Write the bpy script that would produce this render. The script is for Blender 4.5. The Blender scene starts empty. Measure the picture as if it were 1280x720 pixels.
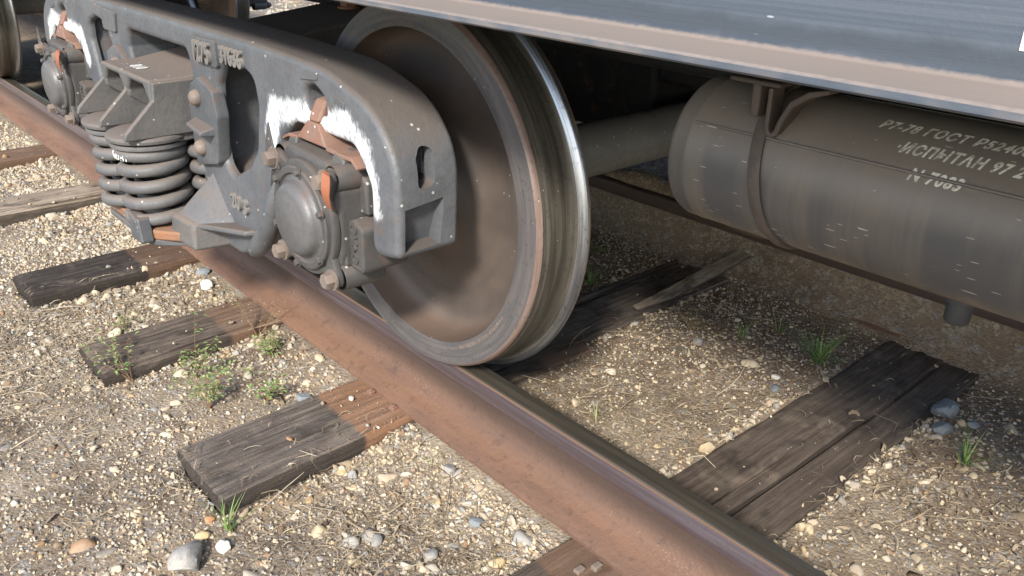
import bpy, bmesh, math, random
import numpy as np
from mathutils import Vector, Matrix

S = bpy.context.scene
COL = S.collection
R = math.radians

# ------------------------------------------------------------------ camera
YAW, PITCH, ROLL, FPX = -0.84434807, -0.43268442, 0.01740306, 1053.5457
CAM = Vector((1.70336, -1.22286, 1.35469))
fw = Vector((math.sin(YAW) * math.cos(PITCH), math.cos(YAW) * math.cos(PITCH), math.sin(PITCH)))
rt = Vector((math.cos(YAW), -math.sin(YAW), 0))
up = rt.cross(fw)
c_, s_ = math.cos(ROLL), math.sin(ROLL)
rx, ux = c_ * rt + s_ * up, -s_ * rt + c_ * up
cd = bpy.data.cameras.new('camera')
cam = bpy.data.objects.new('camera', cd)
COL.objects.link(cam)
cam.matrix_world = Matrix(((rx.x, ux.x, -fw.x, CAM.x), (rx.y, ux.y, -fw.y, CAM.y), (rx.z, ux.z, -fw.z, CAM.z), (0, 0, 0, 1)))
cd.sensor_width = 36
cd.lens = 36 * FPX / 1280
cd.clip_start = 0.05
cd.clip_end = 800
S.camera = cam

# ------------------------------------------------------------------ sky, sun, exposure
SUN = Vector((0.88, -1.2, 1.06)).normalized()
elev = math.asin(SUN.z)
w = bpy.data.worlds.new('World')
S.world = w
w.use_nodes = True
wn = w.node_tree
sky = wn.nodes.new('ShaderNodeTexSky')
sky.sky_type = 'NISHITA'
sky.sun_disc = False
sky.sun_elevation = elev
sky.sun_rotation = math.atan2(SUN.x, SUN.y)
bg = wn.nodes['Background']
bg.inputs[1].default_value = 0.15
wn.links.new(sky.outputs[0], bg.inputs[0])
sl = bpy.data.lights.new('sun', 'SUN')
sl.energy = 2.75
sl.angle = R(7)
sl.color = (1.0, 0.95, 0.87)
so = bpy.data.objects.new('sun', sl)
COL.objects.link(so)
so.rotation_euler = (-SUN).to_track_quat('-Z', 'Y').to_euler()
S.view_settings.view_transform = 'Standard'
S.view_settings.look = 'None'
S.view_settings.exposure = 1.15
S.view_settings.gamma = 1
S.render.engine = 'CYCLES'
S.cycles.max_bounces = 4
S.cycles.diffuse_bounces = 2
S.cycles.glossy_bounces = 2
S.cycles.caustics_reflective = False
S.cycles.caustics_refractive = False

# ------------------------------------------------------------------ node helper
class NT:
    def __init__(self, name, rough=0.6, metal=0.0, spec=0.5):
        self.m = bpy.data.materials.new(name)
        self.m.use_nodes = True
        self.t = self.m.node_tree
        self.b = self.t.nodes['Principled BSDF']
        self.b.inputs['Roughness'].default_value = rough
        self.b.inputs['Metallic'].default_value = metal
        self.b.inputs['Specular IOR Level'].default_value = spec
        self._c = self.n('ShaderNodeTexCoord')
        self._g = None

    def n(self, typ, **kw):
        nd = self.t.nodes.new(typ)
        for k, v in kw.items():
            setattr(nd, k, v)
        return nd

    def put(self, sock, v):
        if isinstance(v, bpy.types.NodeSocket):
            self.t.links.new(v, sock)
        elif v is not None:
            if hasattr(sock, 'default_value') and isinstance(v, (tuple, list)) and len(v) == 3 and len(sock.default_value) == 4:
                v = (*v, 1)
            elif isinstance(v, (int, float)) and sock.type == 'RGBA':
                v = (v, v, v, 1)
            sock.default_value = v

    def obj(self): return self._c.outputs['Object']

    def geo(self):
        if self._g is None:
            self._g = self.n('ShaderNodeNewGeometry')
        return self._g

    def mp(self, scale=(1, 1, 1), loc=(0, 0, 0), rot=(0, 0, 0), src=None):
        m = self.n('ShaderNodeMapping')
        self.put(m.inputs[0], src or self.obj())
        m.inputs['Scale'].default_value = scale
        m.inputs['Location'].default_value = loc
        m.inputs['Rotation'].default_value = rot
        return m.outputs[0]

    def noise(self, scale=5, detail=6, rough=0.6, vec=None, dist=0.0):
        x = self.n('ShaderNodeTexNoise')
        self.put(x.inputs['Vector'], vec or self.obj())
        x.inputs['Scale'].default_value = scale
        x.inputs['Detail'].default_value = min(detail, 3)
        x.inputs['Roughness'].default_value = rough
        x.inputs['Distortion'].default_value = dist
        return x.outputs['Fac']

    def voro(self, scale=5, vec=None, feature='F1', out='Distance'):
        x = self.n('ShaderNodeTexVoronoi', feature=feature)
        self.put(x.inputs['Vector'], vec or self.obj())
        x.inputs['Scale'].default_value = scale
        return x.outputs[out]

    def ramp(self, f, stops, interp='LINEAR'):
        r = self.n('ShaderNodeValToRGB')
        r.color_ramp.interpolation = interp
        e = r.color_ramp.elements
        while len(e) < len(stops):
            e.new(0.5)
        for el, (p, c) in zip(e, stops):
            el.position = p
            el.color = (c, c, c, 1) if isinstance(c, (int, float)) else (*c, 1)
        self.put(r.inputs[0], f)
        return r.outputs[0]

    def math(self, op, a, b=None, c=None):
        x = self.n('ShaderNodeMath', operation=op)
        self.put(x.inputs[0], a)
        if b is not None: self.put(x.inputs[1], b)
        if c is not None: self.put(x.inputs[2], c)
        return x.outputs[0]

    def step(self, v, lo, hi):
        x = self.n('ShaderNodeMapRange', interpolation_type='SMOOTHSTEP')
        self.put(x.inputs[0], v)
        self.put(x.inputs[1], lo)
        self.put(x.inputs[2], hi)
        return x.outputs[0]

    def mix(self, f, a, b, blend='MIX'):
        x = self.n('ShaderNodeMix', data_type='RGBA', blend_type=blend)
        self.put(x.inputs[0], f)
        self.put(x.inputs[6], a)
        self.put(x.inputs[7], b)
        return x.outputs[2]

    def sep(self, v):
        x = self.n('ShaderNodeSeparateXYZ')
        self.put(x.inputs[0], v)
        return x.outputs

    def normal_z(self): return self.sep(self.geo().outputs['Normal'])[2]

    def capsule(self, px, pz, a, b):
        """distance of (px,pz) to the segment a-b"""
        ax, az = a
        bx, bz = b[0] - ax, b[1] - az
        L = bx * bx + bz * bz
        dx = self.math('SUBTRACT', px, ax)
        dz = self.math('SUBTRACT', pz, az)
        t = self.math('MULTIPLY_ADD', dx, bx / L, self.math('MULTIPLY', dz, bz / L))
        cl = self.n('ShaderNodeClamp')
        self.put(cl.inputs[0], t)
        t = cl.outputs[0]
        ex = self.math('SUBTRACT', dx, self.math('MULTIPLY', t, bx))
        ez = self.math('SUBTRACT', dz, self.math('MULTIPLY', t, bz))
        return self.math('SQRT', self.math('ADD', self.math('MULTIPLY', ex, ex), self.math('MULTIPLY', ez, ez)))

    def done(self, col, rough=None, bump=None, bstr=0.3, bdist=0.01, metal=None):
        self.put(self.b.inputs['Base Color'], col)
        if rough is not None: self.put(self.b.inputs['Roughness'], rough)
        if metal is not None: self.put(self.b.inputs['Metallic'], metal)
        if bump is not None:
            x = self.n('ShaderNodeBump')
            x.inputs['Strength'].default_value = bstr
            x.inputs['Distance'].default_value = bdist
            self.put(x.inputs['Height'], bump)
            self.t.links.new(x.outputs[0], self.b.inputs['Normal'])
        return self.m

M = {}

def cast_metal(name, c1, c2, dust, rough=0.55, dust_amt=0.85, speck=True, paint=False, dlo=0.25, dhi=0.8, bstr=0.25):
    k = NT(name, rough)
    big = k.noise(5, 5, 0.65)
    fine = k.noise(60, 6, 0.7)
    col = k.mix(k.step(big, 0.35, 0.65), c1, c2)
    col = k.mix(k.math('MULTIPLY', k.step(fine, 0.45, 0.75), 0.35), col, tuple(x * 0.55 for x in c1))
    # brown dust on what faces up, patchy
    nz = k.math('ADD', k.normal_z(), k.math('MULTIPLY', k.math('SUBTRACT', k.noise(14, 5, 0.7), 0.5), 0.7))
    d = k.math('MULTIPLY', k.step(nz, dlo, dhi), dust_amt)
    col = k.mix(d, col, k.mix(fine, tuple(x * 0.8 for x in dust), tuple(min(1, x * 1.15) for x in dust)))
    rust = k.step(k.noise(9, 6, 0.75, vec=k.mp((1, 1, 1), (3.1, 1.7, 5.2))), 0.58, 0.72)
    col = k.mix(k.math('MULTIPLY', rust, 0.4), col, (0.14, 0.085, 0.06))
    if speck:
        v = k.voro(38)
        sel = k.math('GREATER_THAN', k.noise(20, 2, 0.5, vec=k.mp(loc=(9, 9, 9))), 0.57)
        sp = k.math('MULTIPLY', k.math('LESS_THAN', v, 0.13), sel)
        col = k.mix(k.math('MULTIPLY', sp, 0.7), col, (0.55, 0.53, 0.48))
    rg = k.math('MULTIPLY_ADD', d, 0.35, k.math('MULTIPLY_ADD', fine, 0.3, rough - 0.15))
    if paint:
        o = k.sep(k.obj())
        pu = k.math('ABSOLUTE', o[0])
        wob = k.math('MULTIPLY', k.math('SUBTRACT', k.noise(90, 4, 0.7, vec=k.mp((1, 1, 0.45), rot=(0, 0.5, 0))), 0.5), 0.05)
        segs = [((0.727, 0.80), (0.755, 0.88), 0.0327), ((0.755, 0.88), (0.90, 0.892), 0.0310), ((0.90, 0.892), (0.99, 0.88), 0.0241),
                ((0.99, 0.88), (1.09, 0.905), 0.0344), ((1.09, 0.905), (1.16, 0.865), 0.0292),
                ((1.16, 0.865), (1.19, 0.80), 0.0224), ((1.19, 0.80), (1.198, 0.735), 0.0163)]
        best = None
        for a, b, wd in segs:
            sd = k.math('SUBTRACT', k.capsule(pu, o[2], a, b), wd)
            best = sd if best is None else k.math('MINIMUM', best, sd)
        pm = k.math('SUBTRACT', 1.0, k.step(k.math('ADD', best, wob), -0.014, 0.010))
        pm = k.math('MULTIPLY', pm, k.step(k.sep(k.geo().outputs['True Normal'])[1], -0.35, -0.75))
        br = k.noise(150, 3, 0.65, vec=k.mp((1, 1, 0.22), rot=(0, 0.6, 0)))
        pm = k.math('MULTIPLY', pm, k.step(br, 0.26, 0.50))
        pm = k.math('MULTIPLY', pm, k.math('MULTIPLY_ADD', k.step(k.noise(30, 3, 0.6), 0.3, 0.6), 0.3, 0.7))
        col = k.mix(pm, col, k.mix(br, (0.52, 0.54, 0.56), (0.76, 0.77, 0.77)))
        rg = k.mix(pm, rg, 0.75)
    return k.done(col, rg, k.math('ADD', fine, k.math('MULTIPLY', k.noise(220, 3, 0.6), 0.5)), bstr, 0.004)

M['frame'] = cast_metal('frame_paint', (0.084, 0.089, 0.097), (0.118, 0.122, 0.129), (0.112, 0.092, 0.078), 0.45, paint=True, bstr=0.35)
M['frame2'] = cast_metal('column_paint', (0.08, 0.084, 0.09), (0.112, 0.113, 0.116), (0.14, 0.108, 0.088), 0.5, bstr=0.35)
M['box'] = cast_metal('axle_box_iron', (0.066, 0.063, 0.061), (0.092, 0.086, 0.081), (0.11, 0.09, 0.076), 0.5)
M['cap'] = cast_metal('cap_steel', (0.085, 0.085, 0.086), (0.115, 0.112, 0.11), (0.12, 0.1, 0.088), 0.4, dust_amt=0.4, speck=False)
M['bolster'] = cast_metal('bolster_iron', (0.088, 0.087, 0.086), (0.12, 0.112, 0.104), (0.165, 0.128, 0.104), 0.6, bstr=0.4)
M['spring'] = cast_metal('spring_steel', (0.095, 0.097, 0.102), (0.135, 0.13, 0.125), (0.165, 0.135, 0.112), 0.55, dust_amt=0.75, dlo=0.2, dhi=0.8)
M['seat_rust'] = cast_metal('rusty_plate', (0.26, 0.12, 0.06), (0.2, 0.12, 0.08), (0.27, 0.15, 0.09), 0.75)
M['adapter'] = cast_metal('rusty_adapter', (0.24, 0.1, 0.06), (0.2, 0.14, 0.11), (0.23, 0.13, 0.09), 0.7)
M['dark'] = cast_metal('dark_iron', (0.018, 0.018, 0.02), (0.028, 0.026, 0.025), (0.045, 0.036, 0.03), 0.7, speck=False)
M['axle'] = cast_metal('axle_steel', (0.17, 0.165, 0.155), (0.22, 0.21, 0.195), (0.24, 0.22, 0.2), 0.6, dust_amt=0.5)
M['orange'] = cast_metal('orange_plate', (0.42, 0.13, 0.045), (0.28, 0.1, 0.05), (0.3, 0.13, 0.07), 0.6, dust_amt=0.3, speck=False)
M['digit'] = cast_metal('cast_digits', (0.16, 0.15, 0.14), (0.2, 0.185, 0.17), (0.22, 0.19, 0.165), 0.6, speck=False)
M['bolt'] = cast_metal('bolt_iron', (0.15, 0.12, 0.1), (0.2, 0.16, 0.13), (0.2, 0.15, 0.12), 0.6, speck=False)
M['bracket'] = cast_metal('strap_iron', (0.075, 0.06, 0.052), (0.11, 0.085, 0.07), (0.13, 0.102, 0.085), 0.6, speck=False)

def m_wheel_disc():
    k = NT('wheel_disc', 0.5)
    o = k.sep(k.obj())
    rr = k.math('SQRT', k.math('ADD', k.math('MULTIPLY', o[0], o[0]), k.math('MULTIPLY', o[2], o[2])))
    cb = k.n('ShaderNodeCombineXYZ')
    k.put(cb.inputs[0], k.math('MULTIPLY', rr, 30)); k.put(cb.inputs[1], k.math('MULTIPLY', k.math('ARCTAN2', o[2], o[0]), 0.8))
    ring = k.noise(1.0, 4, 0.6, vec=cb.outputs[0])
    big = k.noise(4, 5, 0.6)
    fine = k.noise(70, 5, 0.7)
    col = k.mix(k.step(big, 0.35, 0.65), (0.064, 0.051, 0.044), (0.10, 0.077, 0.064))
    col = k.mix(k.math('MULTIPLY', k.step(ring, 0.4, 0.7), 0.5), col, (0.058, 0.052, 0.05))
    # rusty ring just inside the rim
    col = k.mix(k.math('MULTIPLY', k.step(rr, 0.33, 0.40), 0.55), col, (0.165, 0.11, 0.08))
    sc = k.voro(14, vec=k.mp((1, 1, 5), rot=(0, 0.7, 0)))
    scr = k.math('MULTIPLY', k.math('LESS_THAN', sc, 0.035), k.math('GREATER_THAN', big, 0.5))
    col = k.mix(k.math('MULTIPLY', scr, 0.5), col, (0.4, 0.38, 0.35))
    v = k.voro(55)
    sp = k.math('MULTIPLY', k.math('LESS_THAN', v, 0.1), k.math('GREATER_THAN', k.noise(12, 2), 0.58))
    col = k.mix(k.math('MULTIPLY', sp, 0.5), col, (0.5, 0.48, 0.45))
    return k.done(col, k.math('MULTIPLY_ADD', fine, 0.3, 0.33), k.math('ADD', fine, ring), 0.12, 0.003)
M['disc'] = m_wheel_disc()

def m_rim(name, a, b, rough, metal, ringscale=90):
    k = NT(name, rough, metal)
    o = k.sep(k.obj())
    rr = k.math('SQRT', k.math('ADD', k.math('MULTIPLY', o[0], o[0]), k.math('MULTIPLY', o[2], o[2])))
    cb = k.n('ShaderNodeCombineXYZ')
    k.put(cb.inputs[0], k.math('MULTIPLY', rr, ringscale)); k.put(cb.inputs[1], k.math('MULTIPLY', k.math('ARCTAN2', o[2], o[0]), 2.0))
    k.put(cb.inputs[2], k.math('MULTIPLY', o[1], ringscale))
    ring = k.noise(1.0, 5, 0.65, vec=cb.outputs[0])
    fine = k.noise(80, 5, 0.7)
    col = k.mix(k.step(ring, 0.35, 0.65), a, b)
    col = k.mix(k.math('MULTIPLY', k.step(fine, 0.55, 0.7), 0.5), col, tuple(x * 0.5 for x in a))
    v = k.voro(60)
    sp = k.math('MULTIPLY', k.math('LESS_THAN', v, 0.1), k.math('GREATER_THAN', k.noise(18, 2), 0.6))
    col = k.mix(k.math('MULTIPLY', sp, 0.6), col, (0.6, 0.58, 0.55))
    return k.done(col, k.math('MULTIPLY_ADD', ring, 0.25, rough - 0.12), k.math('ADD', fine, ring), 0.15, 0.003)
M['rimface'] = m_rim('rim_face', (0.085, 0.082, 0.085), (0.13, 0.115, 0.108), 0.5, 0.1)
M['rimedge'] = m_rim('rim_rust_edge', (0.15, 0.1, 0.08), (0.2, 0.145, 0.12), 0.6, 0.0)
M['tread'] = m_rim('tread_steel', (0.075, 0.068, 0.056), (0.14, 0.125, 0.102), 0.42, 0.5, 140)
M['flange'] = m_rim('flange_steel', (0.26, 0.275, 0.3), (0.45, 0.465, 0.48), 0.34, 0.95, 220)
M['flangeback'] = m_rim('flange_back', (0.16, 0.115, 0.085), (0.22, 0.155, 0.11), 0.6, 0.1)

def m_rail():
    k = NT('rail_rust', 0.62)
    o = k.sep(k.obj())
    st = k.noise(7, 6, 0.7, vec=k.mp((0.25, 1, 3)))
    fine = k.noise(90, 6, 0.75)
    col = k.mix(k.step(o[2], 0.012, 0.115), (0.20, 0.108, 0.066), (0.062, 0.040, 0.031))
    col = k.mix(k.math('MULTIPLY', k.step(st, 0.4, 0.7), 0.55), col, (0.09, 0.055, 0.043))
    col = k.mix(k.math('MULTIPLY', k.step(fine, 0.5, 0.8), 0.4), col, (0.065, 0.042, 0.034))
    # pale dusty flecks along the lower web
    v = k.voro(130)
    zone = k.math('MULTIPLY', k.step(o[2], 0.02, 0.05), k.math('SUBTRACT', 1.0, k.step(o[2], 0.05, 0.09)))
    sp = k.math('MULTIPLY', k.math('MULTIPLY', k.math('LESS_THAN', v, 0.2), zone), k.math('GREATER_THAN', k.noise(6, 3, 0.6, vec=k.mp(loc=(2.2, 0, 0))), 0.56))
    col = k.mix(k.math('MULTIPLY', sp, 0.4), col, (0.42, 0.31, 0.23))
    sc2 = k.noise(28, 3, 0.7)
    col = k.mix(k.math('MULTIPLY', k.step(sc2, 0.55, 0.68), 0.4), col, (0.055, 0.034, 0.027))
    return k.done(col, k.math('MULTIPLY_ADD', fine, 0.25, 0.55), k.math('ADD', fine, k.math('ADD', st, sc2)), 0.4, 0.004)
M['rail'] = m_rail()

def m_railhead(name, a, b, rough, metal):
    k = NT(name, rough, metal)
    st = k.noise(60, 5, 0.65, vec=k.mp((0.03, 1, 1)))
    fine = k.noise(90, 5, 0.7)
    col = k.mix(k.step(st, 0.35, 0.65), a, b)
    col = k.mix(k.math('MULTIPLY', k.step(fine, 0.52, 0.7), 0.35), col, (0.11, 0.075, 0.06))
    return k.done(col, k.math('MULTIPLY_ADD', fine, 0.2, rough - 0.1), k.math('ADD', st, fine), 0.12, 0.002)
M['railtop'] = m_railhead('rail_running_top', (0.09, 0.08, 0.062), (0.15, 0.125, 0.095), 0.36, 0.6)
M['railside'] = m_railhead('rail_head_side', (0.12, 0.092, 0.10), (0.19, 0.165, 0.185), 0.32, 0.5)
M['railgauge'] = m_railhead('rail_rust_line', (0.22, 0.135, 0.09), (0.16, 0.1, 0.07), 0.45, 0.3)

def m_wood(name, dark, light, stain=0.0, greyed=0.5, bstr=0.55):
    k = NT(name, 0.85, 0, 0.25)
    gr = k.noise(9, 8, 0.7, vec=k.mp((9, 0.55, 9)), dist=0.6)
    gr2 = k.noise(26, 6, 0.7, vec=k.mp((8, 0.35, 8)), dist=0.3)
    big = k.noise(3, 4, 0.6)
    col = k.mix(k.step(gr, 0.35, 0.68), dark, light)
    col = k.mix(k.math('MULTIPLY', k.step(gr2, 0.5, 0.7), 0.42), col, tuple(x * 0.5 for x in dark))
    col = k.mix(k.math('MULTIPLY', k.step(big, 0.42, 0.65), greyed), col, tuple(x * 1.25 + 0.015 for x in light))
    fine = k.noise(160, 3, 0.6)
    col = k.mix(k.math('MULTIPLY', k.step(k.noise(5, 4, 0.7, vec=k.mp((1.6, 0.8, 1), (6.3, 1.1, 0))), 0.52, 0.64), 0.6), col, (0.028, 0.023, 0.02))
    v = k.voro(45)
    sp = k.math('MULTIPLY', k.math('LESS_THAN', v, 0.1), k.math('GREATER_THAN', k.noise(10, 2), 0.56))
    col = k.mix(k.math('MULTIPLY', sp, 0.6), col, (0.5, 0.42, 0.32))
    # pale dusty film
    col = k.mix(k.math('MULTIPLY', k.step(k.noise(6, 6, 0.75, vec=k.mp(loc=(4, 2, 1))), 0.5, 0.72), 0.3), col, (0.3, 0.24, 0.18))
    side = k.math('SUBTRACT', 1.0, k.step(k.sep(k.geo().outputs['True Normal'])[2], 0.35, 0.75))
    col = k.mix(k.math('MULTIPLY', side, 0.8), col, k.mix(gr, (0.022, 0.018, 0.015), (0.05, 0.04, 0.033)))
    if stain:
        o = k.sep(k.obj())
        e = k.math('ADD', o[1], k.math('MULTIPLY', k.math('SUBTRACT', k.noise(12, 4, 0.7), 0.5), 0.05))
        sm = k.math('MULTIPLY', k.step(e, 0.405, 0.425), k.math('SUBTRACT', 1.0, k.step(e, 0.80, 0.86)))
        col = k.mix(k.math('MULTIPLY', sm, stain), col, k.mix(gr, (0.34, 0.17, 0.085), (0.22, 0.13, 0.085)))
    return k.done(col, 0.88, k.math('ADD', k.math('MULTIPLY', gr, 1.0), k.math('ADD', gr2, k.math('MULTIPLY', fine, 0.4))), bstr, 0.012)
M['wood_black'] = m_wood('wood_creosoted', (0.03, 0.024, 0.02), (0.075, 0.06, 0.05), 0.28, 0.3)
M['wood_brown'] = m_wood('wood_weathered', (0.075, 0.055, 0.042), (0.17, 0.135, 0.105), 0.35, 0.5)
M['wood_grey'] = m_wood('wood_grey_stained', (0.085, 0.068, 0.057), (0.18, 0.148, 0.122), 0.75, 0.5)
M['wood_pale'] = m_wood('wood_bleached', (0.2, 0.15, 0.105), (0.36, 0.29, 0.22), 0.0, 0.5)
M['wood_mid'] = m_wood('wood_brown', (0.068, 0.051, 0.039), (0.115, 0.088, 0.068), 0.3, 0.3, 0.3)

def m_ground():
    k = NT('ballast_soil', 0.95, 0, 0.15)
    ob = k.sep(k.obj())
    n1 = k.noise(2.2, 6, 0.65)
    n2 = k.noise(24, 6, 0.75)
    n3 = k.noise(130, 4, 0.7)
    col = k.mix(k.step(n1, 0.35, 0.65), (0.195, 0.15, 0.108), (0.32, 0.258, 0.188))
    # four-foot soil is browner; carried past the far rail to darken the shaded strip
    inner = k.math('MULTIPLY', k.step(ob[1], 0.45, 0.95), k.math('SUBTRACT', 1.0, k.step(ob[1], 3.4, 4.2)))
    col = k.mix(k.math('MULTIPLY', inner, 0.9), col, k.mix(n1, (0.17, 0.118, 0.078), (0.27, 0.195, 0.135)))
    orn = k.step(k.noise(5, 5, 0.7, vec=k.mp(loc=(7, 3, 0))), 0.56, 0.7)
    col = k.mix(k.math('MULTIPLY', orn, 0.45), col, (0.40, 0.28, 0.16))
    lit = k.step(k.noise(1.7, 3, 0.65, vec=k.mp(loc=(1.3, 8, 0))), 0.46, 0.62)
    col = k.mix(k.math('MULTIPLY', lit, 0.75), col, k.mix(n2, (0.10, 0.075, 0.052), (0.2, 0.15, 0.105)))
    cells = k.voro(110, out='Color')
    cs = k.sep(cells)
    cc = k.ramp(cs[0], [(0.0, (0.18, 0.14, 0.10)), (0.35, (0.36, 0.29, 0.2)), (0.6, (0.46, 0.38, 0.28)), (0.8, (0.28, 0.29, 0.29)), (1.0, (0.6, 0.54, 0.44))], 'CONSTANT')
    col = k.mix(k.math('MULTIPLY', k.step(n2, 0.4, 0.6), 0.6), col, cc, 'MULTIPLY' if False else 'MIX')
    col = k.mix(k.math('MULTIPLY', k.step(n3, 0.5, 0.75), 0.6), col, (0.12, 0.085, 0.058))
    h = k.math('ADD', k.math('MULTIPLY', k.voro(110), -0.6), k.math('ADD', n2, k.math('MULTIPLY', n3, 0.6)))
    return k.done(col, 0.95, h, 0.6, 0.008)
M['ground'] = m_ground()

def m_island(name, stops, rough=0.85, bump=0.3, dusty=0.45, dust=(0.42, 0.35, 0.26)):
    k = NT(name, rough, 0, 0.3)
    f = k.geo().outputs['Random Per Island']
    col = k.ramp(f, stops)
    n = k.noise(90, 5, 0.7)
    col = k.mix(k.math('MULTIPLY', k.step(n, 0.35, 0.7), 0.4), col, k.mix(0.5, col, (0.06, 0.05, 0.04)))
    d = k.math('MULTIPLY', k.step(k.noise(22, 4, 0.65), 0.4, 0.65), dusty)
    col = k.mix(d, col, dust)
    return k.done(col, rough, n, bump, 0.004)
M['gravel'] = m_island('gravel_mixed', [(0.0, (0.366, 0.300, 0.217)), (0.10, (0.537, 0.420, 0.251)), (0.22, (0.561, 0.492, 0.376)), (0.32, (0.281, 0.288, 0.285)), (0.44, (0.439, 0.348, 0.239)), (0.55, (0.610, 0.504, 0.353)),
                                      (0.62, (0.183, 0.192, 0.199)), (0.68, (0.488, 0.348, 0.182)), (0.80, (0.732, 0.660, 0.524)), (0.87, (0.329, 0.192, 0.103)), (0.94, (0.195, 0.144, 0.097)), (1.0, (0.537, 0.444, 0.319))])
M['straw'] = m_island('dry_straw', [(0.0, (0.25, 0.18, 0.115)), (0.3, (0.38, 0.3, 0.2)), (0.5, (0.13, 0.088, 0.055)), (0.78, (0.52, 0.44, 0.31)), (1.0, (0.07, 0.048, 0.034))], 0.9, 0.0, 0.0)
M['leaf'] = m_island('weed_leaf', [(0.0, (0.13, 0.21, 0.06)), (0.5, (0.22, 0.31, 0.10)), (0.8, (0.33, 0.37, 0.15)), (1.0, (0.42, 0.38, 0.2))], 0.6, 0.0, 0.1)
M['grass'] = m_island('grass_blade', [(0.0, (0.11, 0.22, 0.05)), (0.6, (0.19, 0.32, 0.08)), (1.0, (0.36, 0.36, 0.16))], 0.55, 0.0, 0.0)
M['stem'] = m_island('weed_stem', [(0.0, (0.2, 0.09, 0.06)), (0.6, (0.24, 0.14, 0.08)), (1.0, (0.28, 0.24, 0.12))], 0.8, 0.0, 0.0)
M['dryweed'] = m_island('dry_weed', [(0.0, (0.4, 0.36, 0.22)), (0.5, (0.28, 0.3, 0.13)), (1.0, (0.46, 0.42, 0.27))], 0.8, 0.0, 0.0)

def m_stone(name, a, b):
    k = NT(name, 0.85, 0, 0.3)
    n = k.noise(14, 7, 0.7)
    f = k.noise(90, 5, 0.7)
    col = k.mix(k.step(n, 0.35, 0.65), a, b)
    col = k.mix(k.math('MULTIPLY', k.step(f, 0.5, 0.7), 0.35), col, tuple(x * 0.5 for x in a))
    return k.done(col, 0.85, k.math('ADD', n, f), 0.4, 0.006)
M['stone_grey'] = m_stone('stone_grey', (0.24, 0.235, 0.225), (0.36, 0.33, 0.285))
M['stone_blue'] = m_stone('stone_blue', (0.17, 0.185, 0.2), (0.25, 0.265, 0.27))
M['stone_pale'] = m_stone('stone_pale', (0.55, 0.52, 0.46), (0.66, 0.62, 0.55))
M['stone_ochre'] = m_stone('stone_ochre', (0.52, 0.39, 0.2), (0.6, 0.48, 0.3))
M['stone_orange'] = m_stone('stone_orange', (0.45, 0.22, 0.1), (0.5, 0.3, 0.17))

def m_sill():
    k = NT('sill_paint', 0.42)
    o = k.sep(k.obj())
    st = k.noise(5, 7, 0.75, vec=k.mp((0.06, 1, 16)))
    st2 = k.noise(14, 5, 0.7, vec=k.mp((0.03, 1, 9)))
    big = k.noise(2.0, 5, 0.6)
    fine = k.noise(90, 5, 0.7)
    col = k.mix(k.step(st, 0.35, 0.65), (0.062, 0.076, 0.097), (0.088, 0.104, 0.126))
    col = k.mix(k.math('MULTIPLY', k.step(st2, 0.55, 0.68), 0.55), col, (0.045, 0.056, 0.072))
    col = k.mix(k.math('MULTIPLY', k.step(big, 0.5, 0.7), 0.3), col, (0.10, 0.104, 0.11))
    v = k.voro(30, vec=k.mp((0.5, 1, 2)))
    sp = k.math('MULTIPLY', k.math('LESS_THAN', v, 0.07), k.math('GREATER_THAN', k.noise(7, 2), 0.52))
    col = k.mix(k.math('MULTIPLY', sp, 0.6), col, (0.5, 0.52, 0.54))
    # sooty smears and pinkish dust that has settled on the bottom flange and the foot of the web
    zz = k.math('ADD', o[2], k.math('MULTIPLY', k.math('SUBTRACT', k.noise(22, 5, 0.7, vec=k.mp((0.6, 1, 1))), 0.5), 0.03))
    soot = k.math('MULTIPLY', k.step(zz, 1.20, 1.214), k.math('SUBTRACT', 1.0, k.step(zz, 1.224, 1.245)))
    col = k.mix(k.math('MULTIPLY', soot, 0.7), col, (0.04, 0.047, 0.056))
    nz = k.math('ADD', k.normal_z(), k.math('MULTIPLY', k.math('SUBTRACT', fine, 0.5), 0.3))
    d = k.math('MAXIMUM', k.step(nz, 0.55, 0.9), k.math('SUBTRACT', 1.0, k.step(zz, 1.185, 1.212)))
    edge = k.math('LESS_THAN', o[2], 1.2005)
    d = k.math('MULTIPLY', d, k.math('SUBTRACT', 1.0, k.math('MULTIPLY', edge, k.step(k.noise(5, 4, 0.7, vec=k.mp((1, 1, 1), (5, 0, 0))), 0.35, 0.6))))
    col = k.mix(k.math('MULTIPLY', d, 0.92), col, k.mix(big, (0.22, 0.178, 0.15), (0.28, 0.225, 0.19)))
    return k.done(col, k.math('MULTIPLY_ADD', d, 0.4, k.math('MULTIPLY_ADD', fine, 0.2, 0.45)), k.math('ADD', st, k.math('ADD', fine, st2)), 0.15, 0.004)
M['sill'] = m_sill()

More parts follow.
